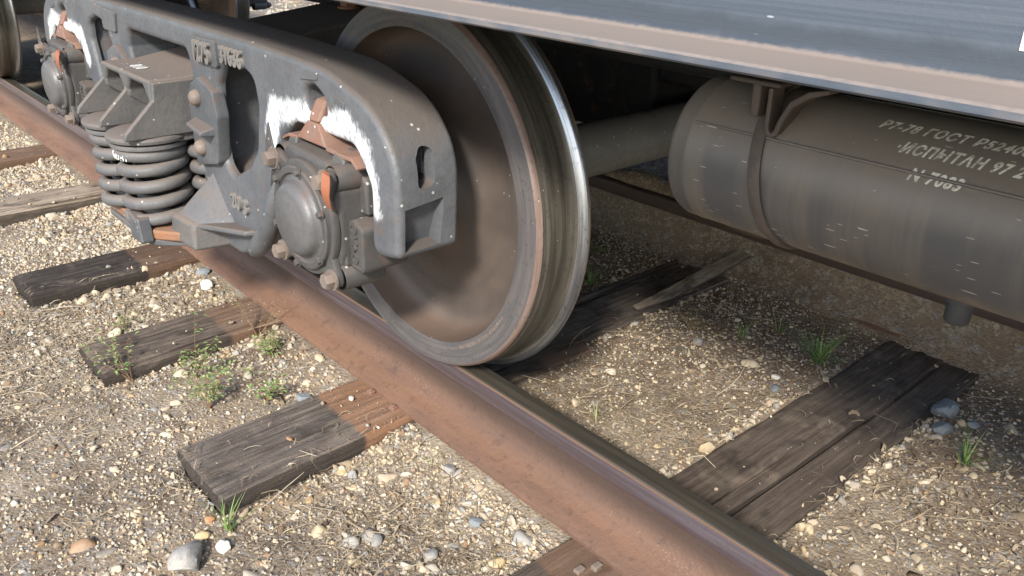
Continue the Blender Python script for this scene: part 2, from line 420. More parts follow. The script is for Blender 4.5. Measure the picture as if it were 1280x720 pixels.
def m_tank():
    k = NT('tank_paint', 0.4)
    o = k.sep(k.obj())
    big = k.noise(4, 5, 0.65)
    fine = k.noise(80, 5, 0.7)
    ver = k.noise(3, 5, 0.7, vec=k.mp((6, 0.6, 0.6)))
    col = k.mix(k.step(ver, 0.38, 0.62), (0.088, 0.084, 0.084), (0.135, 0.118, 0.102))
    col = k.mix(k.math('MULTIPLY', k.step(ver, 0.58, 0.7), 0.5), col, (0.22, 0.15, 0.10))
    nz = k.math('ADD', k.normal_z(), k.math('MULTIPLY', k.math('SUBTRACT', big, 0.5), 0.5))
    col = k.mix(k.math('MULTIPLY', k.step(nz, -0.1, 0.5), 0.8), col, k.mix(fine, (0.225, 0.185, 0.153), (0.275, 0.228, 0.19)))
    # chalky scratches and splashes, thicker low down
    low = k.math('SUBTRACT', 1.0, k.step(o[2], 0.78, 0.92))
    for sc_, rot, th in ((7, 0.3, 0.06), (13, -0.4, 0.09), (26, 0.15, 0.115)):
        v = k.voro(sc_, vec=k.mp((0.55, 1, 7), (sc_, 0, 0), (0, rot, 0)))
        sel = k.math('GREATER_THAN', k.math('MULTIPLY_ADD', low, 0.10, k.noise(11, 3, 0.6, vec=k.mp(loc=(sc_, 3, 3)))), 0.57)
        col = k.mix(k.math('MULTIPLY', k.math('MULTIPLY', k.math('LESS_THAN', v, th), sel), 0.8), col, (0.52, 0.48, 0.42))
    mud = k.math('MULTIPLY', k.math('SUBTRACT', 1.0, k.step(k.math('ADD', o[2], k.math('MULTIPLY', k.math('SUBTRACT', k.noise(16, 5, 0.7), 0.5), 0.1)), 0.73, 0.78)), 0.7)
    col = k.mix(mud, col, (0.23, 0.18, 0.13))
    return k.done(col, k.math('MULTIPLY_ADD', fine, 0.25, 0.33), fine, 0.12, 0.003)
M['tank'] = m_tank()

def m_stencil():
    k = NT('stencil_white', 0.7)
    n = k.noise(60, 5, 0.75)
    return k.done(k.mix(k.step(n, 0.4, 0.62), (0.85, 0.8, 0.7), (0.55, 0.5, 0.42)), 0.75)
M['stencil'] = m_stencil()

def m_flat(name, a, b, rough=0.8, sc=20):
    k = NT(name, rough)
    n = k.noise(sc, 5, 0.65)
    return k.done(k.mix(n, a, b), rough, n, 0.2, 0.01)
M['navy'] = m_flat('navy_cloth', (0.012, 0.018, 0.05), (0.02, 0.03, 0.075))
M['lightblue'] = m_flat('light_blue_cloth', (0.12, 0.16, 0.36), (0.16, 0.2, 0.42))
M['rubber'] = m_flat('black_rubber', (0.03, 0.03, 0.032), (0.05, 0.05, 0.05), 0.6)
M['chalk'] = m_flat('chalk_white', (0.62, 0.61, 0.57), (0.75, 0.74, 0.7), 0.85, 60)

# ------------------------------------------------------------------ mesh helpers
def tag(o, label=None, cat=None, group=None, kind=None):
    for k_, v_ in (('label', label), ('category', cat), ('group', group), ('kind', kind)):
        if v_: o[k_] = v_
    return o

def empty(name, loc, label, cat, group=None):
    o = bpy.data.objects.new(name, None)
    o.empty_display_size = 0.1
    COL.objects.link(o)
    o.location = loc
    return tag(o, label, cat, group)

def weighted(o):
    m = o.modifiers.new('normals', 'WEIGHTED_NORMAL')
    m.keep_sharp = True
    m.weight = 80
    return o

def link(name, me, mats, parent=None, loc=(0, 0, 0), rz=0.0):
    o = bpy.data.objects.new(name, me)
    COL.objects.link(o)
    if mats is not None:
        for m in (mats if isinstance(mats, (list, tuple)) else [mats]):
            me.materials.append(m)
    o.parent = parent
    o.location = loc
    o.rotation_euler = (0, 0, rz)
    return o

def copy_tree(o, parent=None):
    c = o.copy()
    COL.objects.link(c)
    c.parent = parent
    for ch in list(o.children):
        copy_tree(ch, c)
    return c

class MB:
    def __init__(self): self.v, self.f, self.mi, self.sm = [], [], [], []

    def add(self, vs, fs, mi=0, smooth=True):
        b = len(self.v)
        self.v += [tuple(x) for x in vs]
        self.f += [tuple(i + b for i in f) for f in fs]
        self.mi += [mi] * len(fs)
        return self

    def box(self, x0, x1, y0, y1, z0, z1, mi=0):
        vs = [(x, y, z) for z in (z0, z1) for y in (y0, y1) for x in (x0, x1)]
        return self.add(vs, [(0, 2, 3, 1), (4, 5, 7, 6), (0, 1, 5, 4), (2, 6, 7, 3), (0, 4, 6, 2), (1, 3, 7, 5)], mi)

    def hexa(self, p, mi=0):
        """8 corners: bottom loop 0-3 then top loop 4-7"""
        return self.add(p, [(3, 2, 1, 0), (4, 5, 6, 7), (0, 1, 5, 4), (1, 2, 6, 5), (2, 3, 7, 6), (3, 0, 4, 7)], mi)

    def prism(self, poly, a0, a1, axis='y', mi=0):
        """poly in the two other axes, ordered; closed ends"""
        def P(u, v, a):
            return {'y': (u, a, v), 'x': (a, u, v), 'z': (u, v, a)}[axis]
        n = len(poly)
        vs = [P(u, v, a0) for u, v in poly] + [P(u, v, a1) for u, v in poly]
        fs = [(i, (i + 1) % n, n + (i + 1) % n, n + i) for i in range(n)] + [tuple(range(n))[::-1], tuple(range(n, 2 * n))]
        return self.add(vs, fs, mi)

    def lathe(self, prof, n=64, axis='y', c=(0, 0, 0), close=False, mi=0, mis=None):
        """prof: list of (radius, along)"""
        vs, fs, ms = [], [], []
        for r_, a in prof:
            for i in range(n):
                t = 2 * math.pi * i / n
                u, v = r_ * math.cos(t), r_ * math.sin(t)
                vs.append({'y': (c[0] + u, c[1] + a, c[2] + v), 'z': (c[0] + u, c[1] + v, c[2] + a), 'x': (c[0] + a, c[1] + u, c[2] + v)}[axis])
        m = len(prof)
        b = len(self.v)
        for j in range(m if close else m - 1):
            k2 = (j + 1) % m
            for i in range(n):
                fs.append((j * n + i, j * n + (i + 1) % n, k2 * n + (i + 1) % n, k2 * n + i))
                ms.append(mis[j] if mis else mi)
        self.v += vs
        self.f += [tuple(i + b for i in f) for f in fs]
        self.mi += ms
        return self

    def tube(self, pts, rad, n=10, mi=0, caps=True):
        pts = [Vector(p) for p in pts]
        rads = rad if isinstance(rad, (list, tuple)) else [rad] * len(pts)
        b = len(self.v)
        ref = None
        for i, p in enumerate(pts):
            t = (pts[min(i + 1, len(pts) - 1)] - pts[max(i - 1, 0)])
            t = t.normalized() if t.length > 1e-9 else Vector((0, 0, 1))
            if ref is None:
                ref = t.orthogonal().normalized()
            ref = (ref - t * ref.dot(t)).normalized()
            bn = t.cross(ref)
            for k_ in range(n):
                a = 2 * math.pi * k_ / n
                q = p + (ref * math.cos(a) + bn * math.sin(a)) * rads[i]
                self.v.append(tuple(q))
        for i in range(len(pts) - 1):
            for k_ in range(n):
                self.f.append((b + i * n + k_, b + i * n + (k_ + 1) % n, b + (i + 1) * n + (k_ + 1) % n, b + (i + 1) * n + k_))
                self.mi.append(mi)
        if caps:
            self.f.append(tuple(b + k_ for k_ in range(n))[::-1]); self.mi.append(mi)
            self.f.append(tuple(b + (len(pts) - 1) * n + k_ for k_ in range(n))); self.mi.append(mi)
        return self

    def hexbolt(self, c, r, h, axis='y', sgn=-1, rot=0.2):
        """hex head standing off along axis*sgn, on a washer"""
        def P(u, v, a):
            return {'y': (c[0] + u, c[1] + sgn * a, c[2] + v), 'x': (c[0] + sgn * a, c[1] + u, c[2] + v), 'z': (c[0] + u, c[1] + v, c[2] + sgn * a)}[axis]
        for n, rr, h0, h1, top in ((16, r * 1.35, 0, h * 0.2, 1.0), (6, r, h * 0.2, h, 0.88)):
            vs = [P(rr * math.cos(rot + 2 * math.pi * i / n), rr * math.sin(rot + 2 * math.pi * i / n), h0) for i in range(n)]
            hm = h0 + (h1 - h0) * 0.8
            vs += [P(rr * math.cos(rot + 2 * math.pi * i / n), rr * math.sin(rot + 2 * math.pi * i / n), hm) for i in range(n)]
            vs += [P(rr * top * math.cos(rot + 2 * math.pi * i / n), rr * top * math.sin(rot + 2 * math.pi * i / n), h1) for i in range(n)]
            fs = [(j * n + i, j * n + (i + 1) % n, (j + 1) * n + (i + 1) % n, (j + 1) * n + i) for j in range(2) for i in range(n)]
            fs.append(tuple(range(2 * n, 3 * n)))
            self.add(vs, fs)
        return self

    def mesh(self, name, off=(0, 0, 0), angle=35, smooth=True):
        me = bpy.data.meshes.new(name)
        me.from_pydata([(x - off[0], y - off[1], z - off[2]) for x, y, z in self.v], [], self.f)
        me.polygons.foreach_set('material_index', self.mi)
        bm = bmesh.new()
        bm.from_mesh(me)
        bmesh.ops.recalc_face_normals(bm, faces=bm.faces)
        bm.to_mesh(me)
        bm.free()
        if smooth:
            me.polygons.foreach_set('use_smooth', [True] * len(me.polygons))
            me.set_sharp_from_angle(angle=R(angle))
        me.update()
        return me

    def build(self, name, mats, parent=None, off=(0, 0, 0), loc=(0, 0, 0), bevel=0.0, seg=2, angle=35, smooth=True):
        o = link(name, self.mesh(name, off, angle, smooth), mats, parent, loc)
        if bevel:
            b = o.modifiers.new('bevel', 'BEVEL')
            b.width = bevel
            b.segments = seg
            b.limit_method = 'ANGLE'
            b.angle_limit = R(30)
            weighted(o)
        return o

def fillet(poly, n=5):
    """poly: (x, y, radius) -> rounded outline"""
    out = []
    m = len(poly)
    for i in range(m):
        x, y, r_ = poly[i]
        p = Vector((x, y))
        a = Vector(poly[i - 1][:2]) - p
        b = Vector(poly[(i + 1) % m][:2]) - p
        if r_ <= 0:
            out.append((x, y)); continue
        la, lb = a.length, b.length
        a.normalize(); b.normalize()
        ang = a.angle(b)
        if ang > math.pi - 0.05:
            out.append((x, y)); continue
        d = min(r_ / math.tan(ang / 2), la * 0.48, lb * 0.48)
        p0, p1 = p + a * d, p + b * d
        for k_ in range(n + 1):
            t = k_ / n
            q = p0 * (1 - t) ** 2 + p * 2 * t * (1 - t) + p1 * t * t
            out.append((q.x, q.y))
    return out

def eval_mesh(ob):
    bpy.context.view_layer.update()
    dg = bpy.context.evaluated_depsgraph_get()
    return bpy.data.meshes.new_from_object(ob.evaluated_get(dg))

def plate(loops, y0, y1, bevel=0.01, res=3):
    """filled outline with holes in (x, z), thick from y0 to y1, with rounded edges; closed mesh"""
    from mathutils.geometry import tessellate_polygon
    def area(lp): return sum(lp[i - 1][0] * lp[i][1] - lp[i][0] * lp[i - 1][1] for i in range(len(lp)))
    clean = []
    for n_, lp in enumerate(loops):
        q = [p for i, p in enumerate(lp) if math.hypot(p[0] - lp[i - 1][0], p[1] - lp[i - 1][1]) > 5e-4]
        if (area(q) > 0) != (n_ == 0): q.reverse()      # outer counter-clockwise, holes clockwise
        clean.append(q)
    def inset(lp, d):
        out = []
        m = len(lp)
        for i in range(m):
            a, b, c = Vector(lp[i - 1]), Vector(lp[i]), Vector(lp[(i + 1) % m])
            e0, e1 = (b - a).normalized(), (c - b).normalized()
            n0, n1 = Vector((-e0.y, e0.x)), Vector((-e1.y, e1.x))
            nn = n0 + n1
            nn = nn.normalized() if nn.length > 1e-6 else n0
            k_ = 1 / max(0.5, nn.dot(n0))
            out.append(b + nn * d * k_)
        return out
    rows = []
    for k_ in range(res + 1):
        a = k_ / res * math.pi / 2
        rows.append((bevel * (1 - math.sin(a)), y0 + bevel * (1 - math.cos(a))))
    rows = rows + [(d, y1 - (y - y0)) for d, y in reversed(rows)]
    verts, faces, caps = [], [], ([], [])
    for lp in clean:
        m = len(lp)
        base = len(verts)
        for d, y in rows:
            verts += [(p.x, y, p.y) for p in inset(lp, d)]
        for r_ in range(len(rows) - 1):
            for i in range(m):
                k2 = (i + 1) % m
                faces.append((base + r_ * m + i, base + r_ * m + k2, base + (r_ + 1) * m + k2, base + (r_ + 1) * m + i))
        caps[0].append(list(range(base, base + m)))
        caps[1].append(list(range(base + (len(rows) - 1) * m, base + len(rows) * m)))
    flat = [i for lp in caps[0] for i in lp]
    flat1 = [i for lp in caps[1] for i in lp]
    tris = tessellate_polygon([[Vector((verts[i][0], verts[i][2], 0)) for i in lp] for lp in caps[0]])
    faces += [tuple(flat[i] for i in t) for t in tris] + [tuple(flat1[i] for i in t) for t in tris]
    me = bpy.data.meshes.new('plate')
    me.from_pydata(verts, [], faces)
    bm = bmesh.new()
    bm.from_mesh(me)
    bmesh.ops.recalc_face_normals(bm, faces=bm.faces)
    bm.to_mesh(me)
    bm.free()
    me.polygons.foreach_set('use_smooth', [True] * len(me.polygons))
    me.set_sharp_from_angle(angle=R(40))
    return me

def cut(me, cutters):
    """boolean difference of a mesh with MB cutters"""
    o = link('tmp', me, None)
    tmp = []
    for c in cutters:
        co = link('tmpc', c.mesh('tmpc', smooth=False), None)
        m = o.modifiers.new('b', 'BOOLEAN')
        m.operation = 'DIFFERENCE'
        m.solver = 'EXACT'
        m.object = co
        tmp.append(co)
    r_ = eval_mesh(o)
    for c in tmp + [o]:
        bpy.data.objects.remove(c)
    r_.polygons.foreach_set('use_smooth', [True] * len(r_.polygons))
    r_.set_sharp_from_angle(angle=R(40))
    return r_

def text_mesh(body, size, extrude, bold=0.0, align='LEFT', spacing=1.0):
    cu = bpy.data.curves.new('tmp', 'FONT')
    cu.body = body
    cu.size = size
    cu.extrude = extrude
    cu.offset = bold
    cu.align_x = align
    cu.space_character = spacing
    cu.resolution_u = 3
    ob = bpy.data.objects.new('tmp', cu)
    COL.objects.link(ob)
    me = eval_mesh(ob)
    bpy.data.objects.remove(ob)
    me.materials.clear()
    return me

def shift(me, d):
    me.transform(Matrix.Translation(d))
    return me

FRONT = Matrix(((1, 0, 0, 0), (0, 0, -1, 0), (0, 1, 0, 0), (0, 0, 0, 1)))  # text facing -y

# value noise for terrain
rng = np.random.default_rng(7)
_tab = rng.random((256, 256))
def vnoise(x, y):
    xi, yi = np.floor(x).astype(int), np.floor(y).astype(int)
    fx, fy = x - xi, y - yi
    fx, fy = fx * fx * (3 - 2 * fx), fy * fy * (3 - 2 * fy)
    g = lambda a, b: _tab[a % 256, b % 256]
    return (g(xi, yi) * (1 - fx) + g(xi + 1, yi) * fx) * (1 - fy) + (g(xi, yi + 1) * (1 - fx) + g(xi + 1, yi + 1) * fx) * fy
def fbm(x, y, o=4, s=1.0):
    r_, a = 0, 0.5
    for i in range(o):
        r_ = r_ + a * vnoise(x * s + 17.3 * i, y * s + 5.1 * i)
        s *= 2.05
        a *= 0.5
    return r_ - 0.47

# ================================================================== SETTING
HR, ZC, WB, GA = 0.199, 0.674, 1.95, 1.595     # rail top, axle height, wheelbase, rail to rail
SLEEPERS = [  # x0, x1, y0, y1, ztop, material, label
    (0.645, 0.955, -0.62, 2.25, 0.0, 'wood_mid', 'wide dark cracked wooden sleeper at the right, running under the air reservoir'),
    (-0.285, -0.01, -0.648, 2.2, 0.0, 'wood_grey', 'grey-brown weathered sleeper beneath the big near wheel, end next to a grass tuft'),
    (-1.075, -0.83, -0.668, 2.2, -0.012, 'wood_brown', 'half buried brown sleeper among weeds, in front of the spring group'),
    (-1.80, -1.545, -0.695, 2.2, 0.004, 'wood_black', 'blackened sleeper with clean-cut end, lying left of the coil springs'),
    (-2.85, -2.58, -0.80, 2.2, -0.002, 'wood_pale', 'bleached pale sleeper at the left edge of the photo'),
    (-3.76, -3.52, -0.82, 2.2, 0.0, 'wood_mid', 'small dark distant sleeper at the left edge, beside the far axle box'),
]

def ground_h(x, y):
    x = np.asarray(x, float); y = np.asarray(y, float)
    sm = lambda a, lo, hi: (lambda t: t * t * (3 - 2 * t))(np.clip((a - lo) / (hi - lo), 0, 1))
    h = -0.052 + 0.036 * sm(y, -0.30, 0.02) + 0.004 * sm(y, 0.1, 0.6)
    h = h - 0.05 * sm(y, 1.9, 3.0) - 0.03 * sm(-y, 0.9, 2.0)
    h = h - 0.018 * sm(x, -0.05, 0.10) * (1 - sm(x, 0.4, 0.62)) * (1 - sm(y, -0.25, -0.05))
    h = h + 0.268 * np.exp(-((y - 1.63) / 0.105) ** 2) * (1.0 + 0.35 * fbm(x + 4, y, 3, 2.7)) * sm(x, -2.2, -1.2)
    h = h + 0.03 * fbm(x, y, 5, 2.2) + 0.02 * fbm(x + 9, y + 3, 4, 9.0)
    h = h + 0.34 * sm(y, 1.72, 2.35) * (1 - sm(y, 2.9, 4.0)) * sm(x, -3.4, -2.4)
    for s in SLEEPERS:
        m = sm(x, s[0] + 0.004, s[0] + 0.03) * (1 - sm(x, s[1] - 0.03, s[1] - 0.004)) * sm(y, s[2] + 0.004, s[2] + 0.03) * (1 - sm(y, 1.3, 1.45))
        h = h - 0.07 * m
    return h

def build_ground():
    def axis(dense0, dense1, step, lo, hi):
        a = np.arange(dense0, dense1, step)
        n = 26
        l = dense0 - (np.geomspace(1, 1 + dense0 - lo, n)[1:] - 1)[::-1]
        r_ = dense1 + (np.geomspace(1, 1 + hi - dense1, n) - 1)
        return np.concatenate([l[::1], a, r_])
    xs = axis(-4.5, 2.0, 0.022, -300, 300)
    xs.sort()
    ys = axis(-1.6, 2.6, 0.022, -300, 300)
    ys.sort()
    X, Y = np.meshgrid(xs, ys, indexing='ij')
    Z = ground_h(X, Y)
    nx, ny = X.shape
    co = np.stack([X, Y, Z], -1).reshape(-1, 3)
    i = np.arange(nx * ny).reshape(nx, ny)
    q = np.stack([i[:-1, :-1], i[1:, :-1], i[1:, 1:], i[:-1, 1:]], -1).reshape(-1, 4)
    me = bpy.data.meshes.new('ground')
    me.vertices.add(len(co)); me.vertices.foreach_set('co', co.ravel())
    me.loops.add(q.size); me.loops.foreach_set('vertex_index', q.ravel().astype(np.int32))
    me.polygons.add(len(q)); me.polygons.foreach_set('loop_start', np.arange(0, q.size, 4, dtype=np.int32))
    me.update(calc_edges=True)
    me.polygons.foreach_set('use_smooth', [True] * len(q))
    tag(link('ground', me, M['ground']), kind='structure')

# ------------------------------------------------------------------ rails
def rail_profile():
    """(y, z, material) round the section, outer (camera) side first; centre line at 0.021"""
    c = 0.021
    half = [(-0.025, 0.199, 0), (-0.0280, 0.1965, 3), (-0.0298, 0.191, 1), (-0.0300, 0.170, 1), (-0.0300, 0.149, 1), (-0.0285, 0.1455, 1), (-0.0245, 0.1445, 2), (-0.012, 0.1385, 2), (-0.0085, 0.130, 2),
            (-0.0080, 0.115, 2), (-0.0085, 0.095, 2), (-0.0120, 0.073, 2), (-0.021, 0.054, 2), (-0.037, 0.039, 2), (-0.062, 0.027, 2), (-0.098, 0.015, 2), (-0.105, 0.010, 2), (-0.105, 0.0, 2)]
    left = [(c + y, z, m) for y, z, m in half]
    right = [(c - y, z, m) for y, z, m in half]
    return left, right

def make_rail(name, y0, label):
    L, Rr = rail_profile()
    L = [(y, z + (0.0005 if z > 0.15 else 0), m) for y, z, m in L]
    loop = L + [(y, z, m) for y, z, m in reversed(Rr)]
    top_mid = [(0.021 + 0.013, 0.2003, 0), (0.021, 0.2008, 0), (0.021 - 0.013, 0.2003, 0)]
    loop = loop + top_mid
    n = len(loop)
    mats = []
    for i in range(n):
        a, b = loop[i], loop[(i + 1) % n]
        mid = (a[1] + b[1]) / 2
        left_side = (a[0] + b[0]) / 2 < 0.021
        if mid > 0.1965: mats.append(0)
        elif mid > 0.1905 and left_side: mats.append(3)
        elif mid > 0.145: mats.append(1 if left_side else 0)
        else: mats.append(2)
    xs = [-60, -30, -15, -10, -8, -6, -5, -4, -3.5, -3, -2.5, -2, -1.5, -1, -.5, 0, .5, 1, 1.5, 2, 4, 10, 40]
    mb = MB()
    for x in xs:
        mb.v += [(x, y, z) for y, z, _ in loop]
    for j in range(len(xs) - 1):
        for i in range(n):
            mb.f.append((j * n + i, j * n + (i + 1) % n, (j + 1) * n + (i + 1) % n, (j + 1) * n + i))
            mb.mi.append(mats[i])
    o = mb.build(name, [M['railtop'], M['railside'], M['rail'], M['railgauge']], None, (0, 0, 0), (0, y0, 0), angle=30)
    return tag(o, label, 'rail', 'rails of the track')

make_rail('rail', 0.0, 'rusty brown near rail running diagonally under the big wheel')
railmats = (M['railtop'], M['railside'])
M['railtop'] = M['railside'] = M['rail']
far = make_rail('rail', GA, 'far rail in the shade beneath the wagon')
far.rotation_euler.z = math.pi
far.location.y = GA
M['railtop'], M['railside'] = railmats

# ------------------------------------------------------------------ sleepers
def make_sleeper(x0, x1, y0, y1, zt, mat, label, seed):
    r_ = np.random.default_rng(seed)
    cx, cy = (x0 + x1) / 2, y0
    w_, L = x1 - x0, y1 - y0
    nx = 40
    ys = np.concatenate([np.arange(0, 2.0, 0.03), np.linspace(2.0, L, 8)])
    us = np.linspace(0, 1, nx)
    U, Y = np.meshgrid(us, ys, indexing='ij')
    X = (U - 0.5) * w_ + 0.010 * np.sin(Y * 2.1 + seed) * 0.6
    # ragged long edges
    X = X + np.where(U < 0.001, 1, 0) * 0.012 * fbm(Y * 6 + seed, Y * 0 + 3, 3, 1.0) + np.where(U > 0.999, 1, 0) * 0.012 * fbm(Y * 6 + seed, Y * 0 + 8, 3, 1.0)
    Z = zt + 0.012 * fbm(U * 9 + seed, Y * 1.2, 3, 1.6) * (0.6 + U * 0) + 0.006 * fbm(U * 45 + seed * 3, Y * 2.4, 3, 1.0)
    edge = np.minimum(U, 1 - U)
    Z = Z - 0.012 * np.clip(1 - edge / 0.03, 0, 1) ** 2 * 0.5 - 0.004 * np.clip(1 - Y / 0.02, 0, 1) ** 2
    for k_ in range(7 if seed != 11 else 3):
        u0, yc, ln, dp = r_.uniform(0.1, 0.9), r_.uniform(0, L * 0.8), r_.uniform(0.15, 0.8), r_.uniform(0.008, 0.028)
        if k_ == 0 and seed == 11: u0, yc, ln, dp = 0.62, 1.15, 0.9, 0.04
        if k_ == 2 and seed == 11: dp = 0.006
        if k_ == 1 and seed == 11: u0, yc, ln, dp = 0.42, 0.9, 0.35, 0.03
        path = u0 + 0.04 * fbm(Y * 2.5 + k_ * 7, Y * 0 + seed, 3, 1.0)
        Z = Z - dp * np.exp(-((U - path) / 0.013) ** 2) * np.clip(1 - np.abs(Y - yc) / ln, 0, 1) ** 0.6
    P = np.stack([X, Y, Z], -1)
    m, n = U.shape
    verts = P.reshape(-1, 3).tolist()
    faces = []
    for i in range(m - 1):
        for j in range(n - 1):
            faces.append((i * n + j, (i + 1) * n + j, (i + 1) * n + j + 1, i * n + j + 1))
    # skirt: each side in three rows, rough
    bot = -0.19
    loop = [i * n for i in range(m)] + [(m - 1) * n + j for j in range(1, n)] + [i * n + n - 1 for i in range(m - 2, -1, -1)] + [j for j in range(n - 2, 0, -1)]
    prev = loop
    for d, zz in ((0.004, -0.022), (-0.002, -0.06), (0.0, bot)):
        cur = []
        for q in loop:
            x, y, z = verts[q]
            jx = 0.008 * (r_.random() - 0.5)
            verts.append((x + jx + d * np.sign(x), y + (0.008 * (r_.random() - 0.5) - d if y < 0.01 else 0), zt + zz + 0.004 * (r_.random() - 0.5)))
            cur.append(len(verts) - 1)
        for k_ in range(len(loop)):
            k2 = (k_ + 1) % len(loop)
            faces.append((prev[k2], prev[k_], cur[k_], cur[k2]))
        prev = cur
    me = bpy.data.meshes.new('sleeper')
    me.from_pydata(verts, [], faces)
    me.polygons.foreach_set('use_smooth', [True] * len(faces))
    me.set_sharp_from_angle(angle=R(38))
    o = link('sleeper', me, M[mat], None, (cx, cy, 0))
    tag(o, label, 'sleeper', 'wooden sleepers of the track')
    return o

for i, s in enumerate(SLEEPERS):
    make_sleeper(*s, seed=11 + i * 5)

# ================================================================== BOGIE
BO = (-WB / 2, GA / 2, 0.0)
bogie = empty('freight_bogie', BO, 'grey cast-steel freight bogie with coil springs, axle boxes and large wheels on the rail', 'bogie')
BX, BY = BO[0], BO[1]

# ---- side frame (coordinates u = x - BX, z), built for the near side then turned round for the far side
half = [(0.34, 1.03, 0.3), (0.70, 1.025, 0.3), (1.00, 1.014, 0.5), (1.19, 0.965, 0.3), (1.282, 0.86, 0.18), (1.272, 0.645, 0.02), (1.166, 0.622, 0.035), (1.176, 0.79, 0.07), (1.12, 0.865, 0.05),
        (0.85, 0.865, 0.05), (0.775, 0.80, 0.06), (0.765, 0.70, 0.05), (0.70, 0.64, 0.06), (0.66, 0.545, 0.08), (0.57, 0.445, 0.10), (0.44, 0.392, 0.06)]
outl = fillet([(u, z, r_) for u, z, r_ in half] + [(-u, z, r_) for u, z, r_ in reversed(half)])
hole_b = fillet([(-0.235, 0.455, 0.03), (0.235, 0.455, 0.03), (0.235, 0.80, 0.02), (0.255, 0.90, 0.02), (0.235, 0.955, 0.03), (-0.235, 0.955, 0.03), (-0.255, 0.90, 0.02), (-0.235, 0.80, 0.02)])
wpts = [(0.425, 0.885), (0.470, 0.950), (0.565, 0.962), (0.652, 0.935), (0.662, 0.87), (0.628, 0.75), (0.57, 0.69), (0.452, 0.632), (0.412, 0.665), (0.412, 0.77)]
win = fillet([(u, z, 0.04) for u, z in wpts])
winm = [(-u, z) for u, z in win]
sl_ = fillet([(0.912, 0.905, 0.022), (1.006, 0.905, 0.022), (1.008, 0.945, 0.03), (0.955, 0.970, 0.03), (0.912, 0.957, 0.03)])
slm = [(-u, z) for u, z in sl_]
YF, YB = -0.302 - BY, -0.135 - BY
sf_me = plate([outl, hole_b, win, winm, sl_, slm], YF, YB, 0.016, 3)
cuts = []
for sg in (1, -1):
    e = 1.285 * sg
    # tall slot in the end wall, square pocket under it
    c1 = MB().prism(fillet([(-0.248 - BY, 0.79, 0.02), (-0.203 - BY, 0.80, 0.02), (-0.198 - BY, 0.875, 0.02), (-0.228 - BY, 0.885, 0.02), (-0.245 - BY, 0.86, 0.02)]), e - 0.09 * sg, e + 0.05 * sg, 'x')
    c2 = MB().hexa([(e - 0.055 * sg, -0.280 - BY, 0.662), (e - 0.055 * sg, -0.19 - BY, 0.662), (e + .04 * sg, -0.188 - BY, 0.655), (e + .04 * sg, -0.286 - BY, 0.652),
                    (e - 0.03 * sg, -0.280 - BY, 0.755), (e - 0.03 * sg, -0.18 - BY, 0.765), (e + .04 * sg, -0.178 - BY, 0.768), (e + .04 * sg, -0.286 - BY, 0.757)])
    c5 = MB().box(min(e - 0.092 * sg, e - 0.05 * sg), max(e - 0.092 * sg, e - 0.05 * sg), -0.278 - BY, -0.178 - BY, 0.80, 0.878)
    cuts += [c1, c2, c5]
    # hollow between the chord and the box: scooped from the lower outside
    c3 = MB().prism(fillet([(sg * 0.705, 0.715, 0.01), (sg * 0.80, 0.74, 0.01), (sg * 0.80, 0.50, 0.01), (sg * 0.62, 0.44, 0.03)]), YF - 0.02, YF + 0.055, 'y')
    cuts.append(c3)
    # the frame is a hollow casting: widen the triangular window behind its front wall
    c4 = MB().prism([(sg * (0.535 + (u - 0.535) * (1.5 if u < 0.535 else 1.12)), 0.80 + (z - 0.80) * 1.12) for u, z in win], YF + 0.024, YB + 0.05, 'y')
    cuts.append(c4)
sf_me = cut(sf_me, cuts)
side_frame = weighted(link('side_frame', sf_me, M['frame'], bogie))

def sub(name, mb, mat, parent, bevel=0.0, seg=2, angle=35):
    return mb.build(name, M[mat], parent, bevel=bevel, seg=seg, angle=angle)

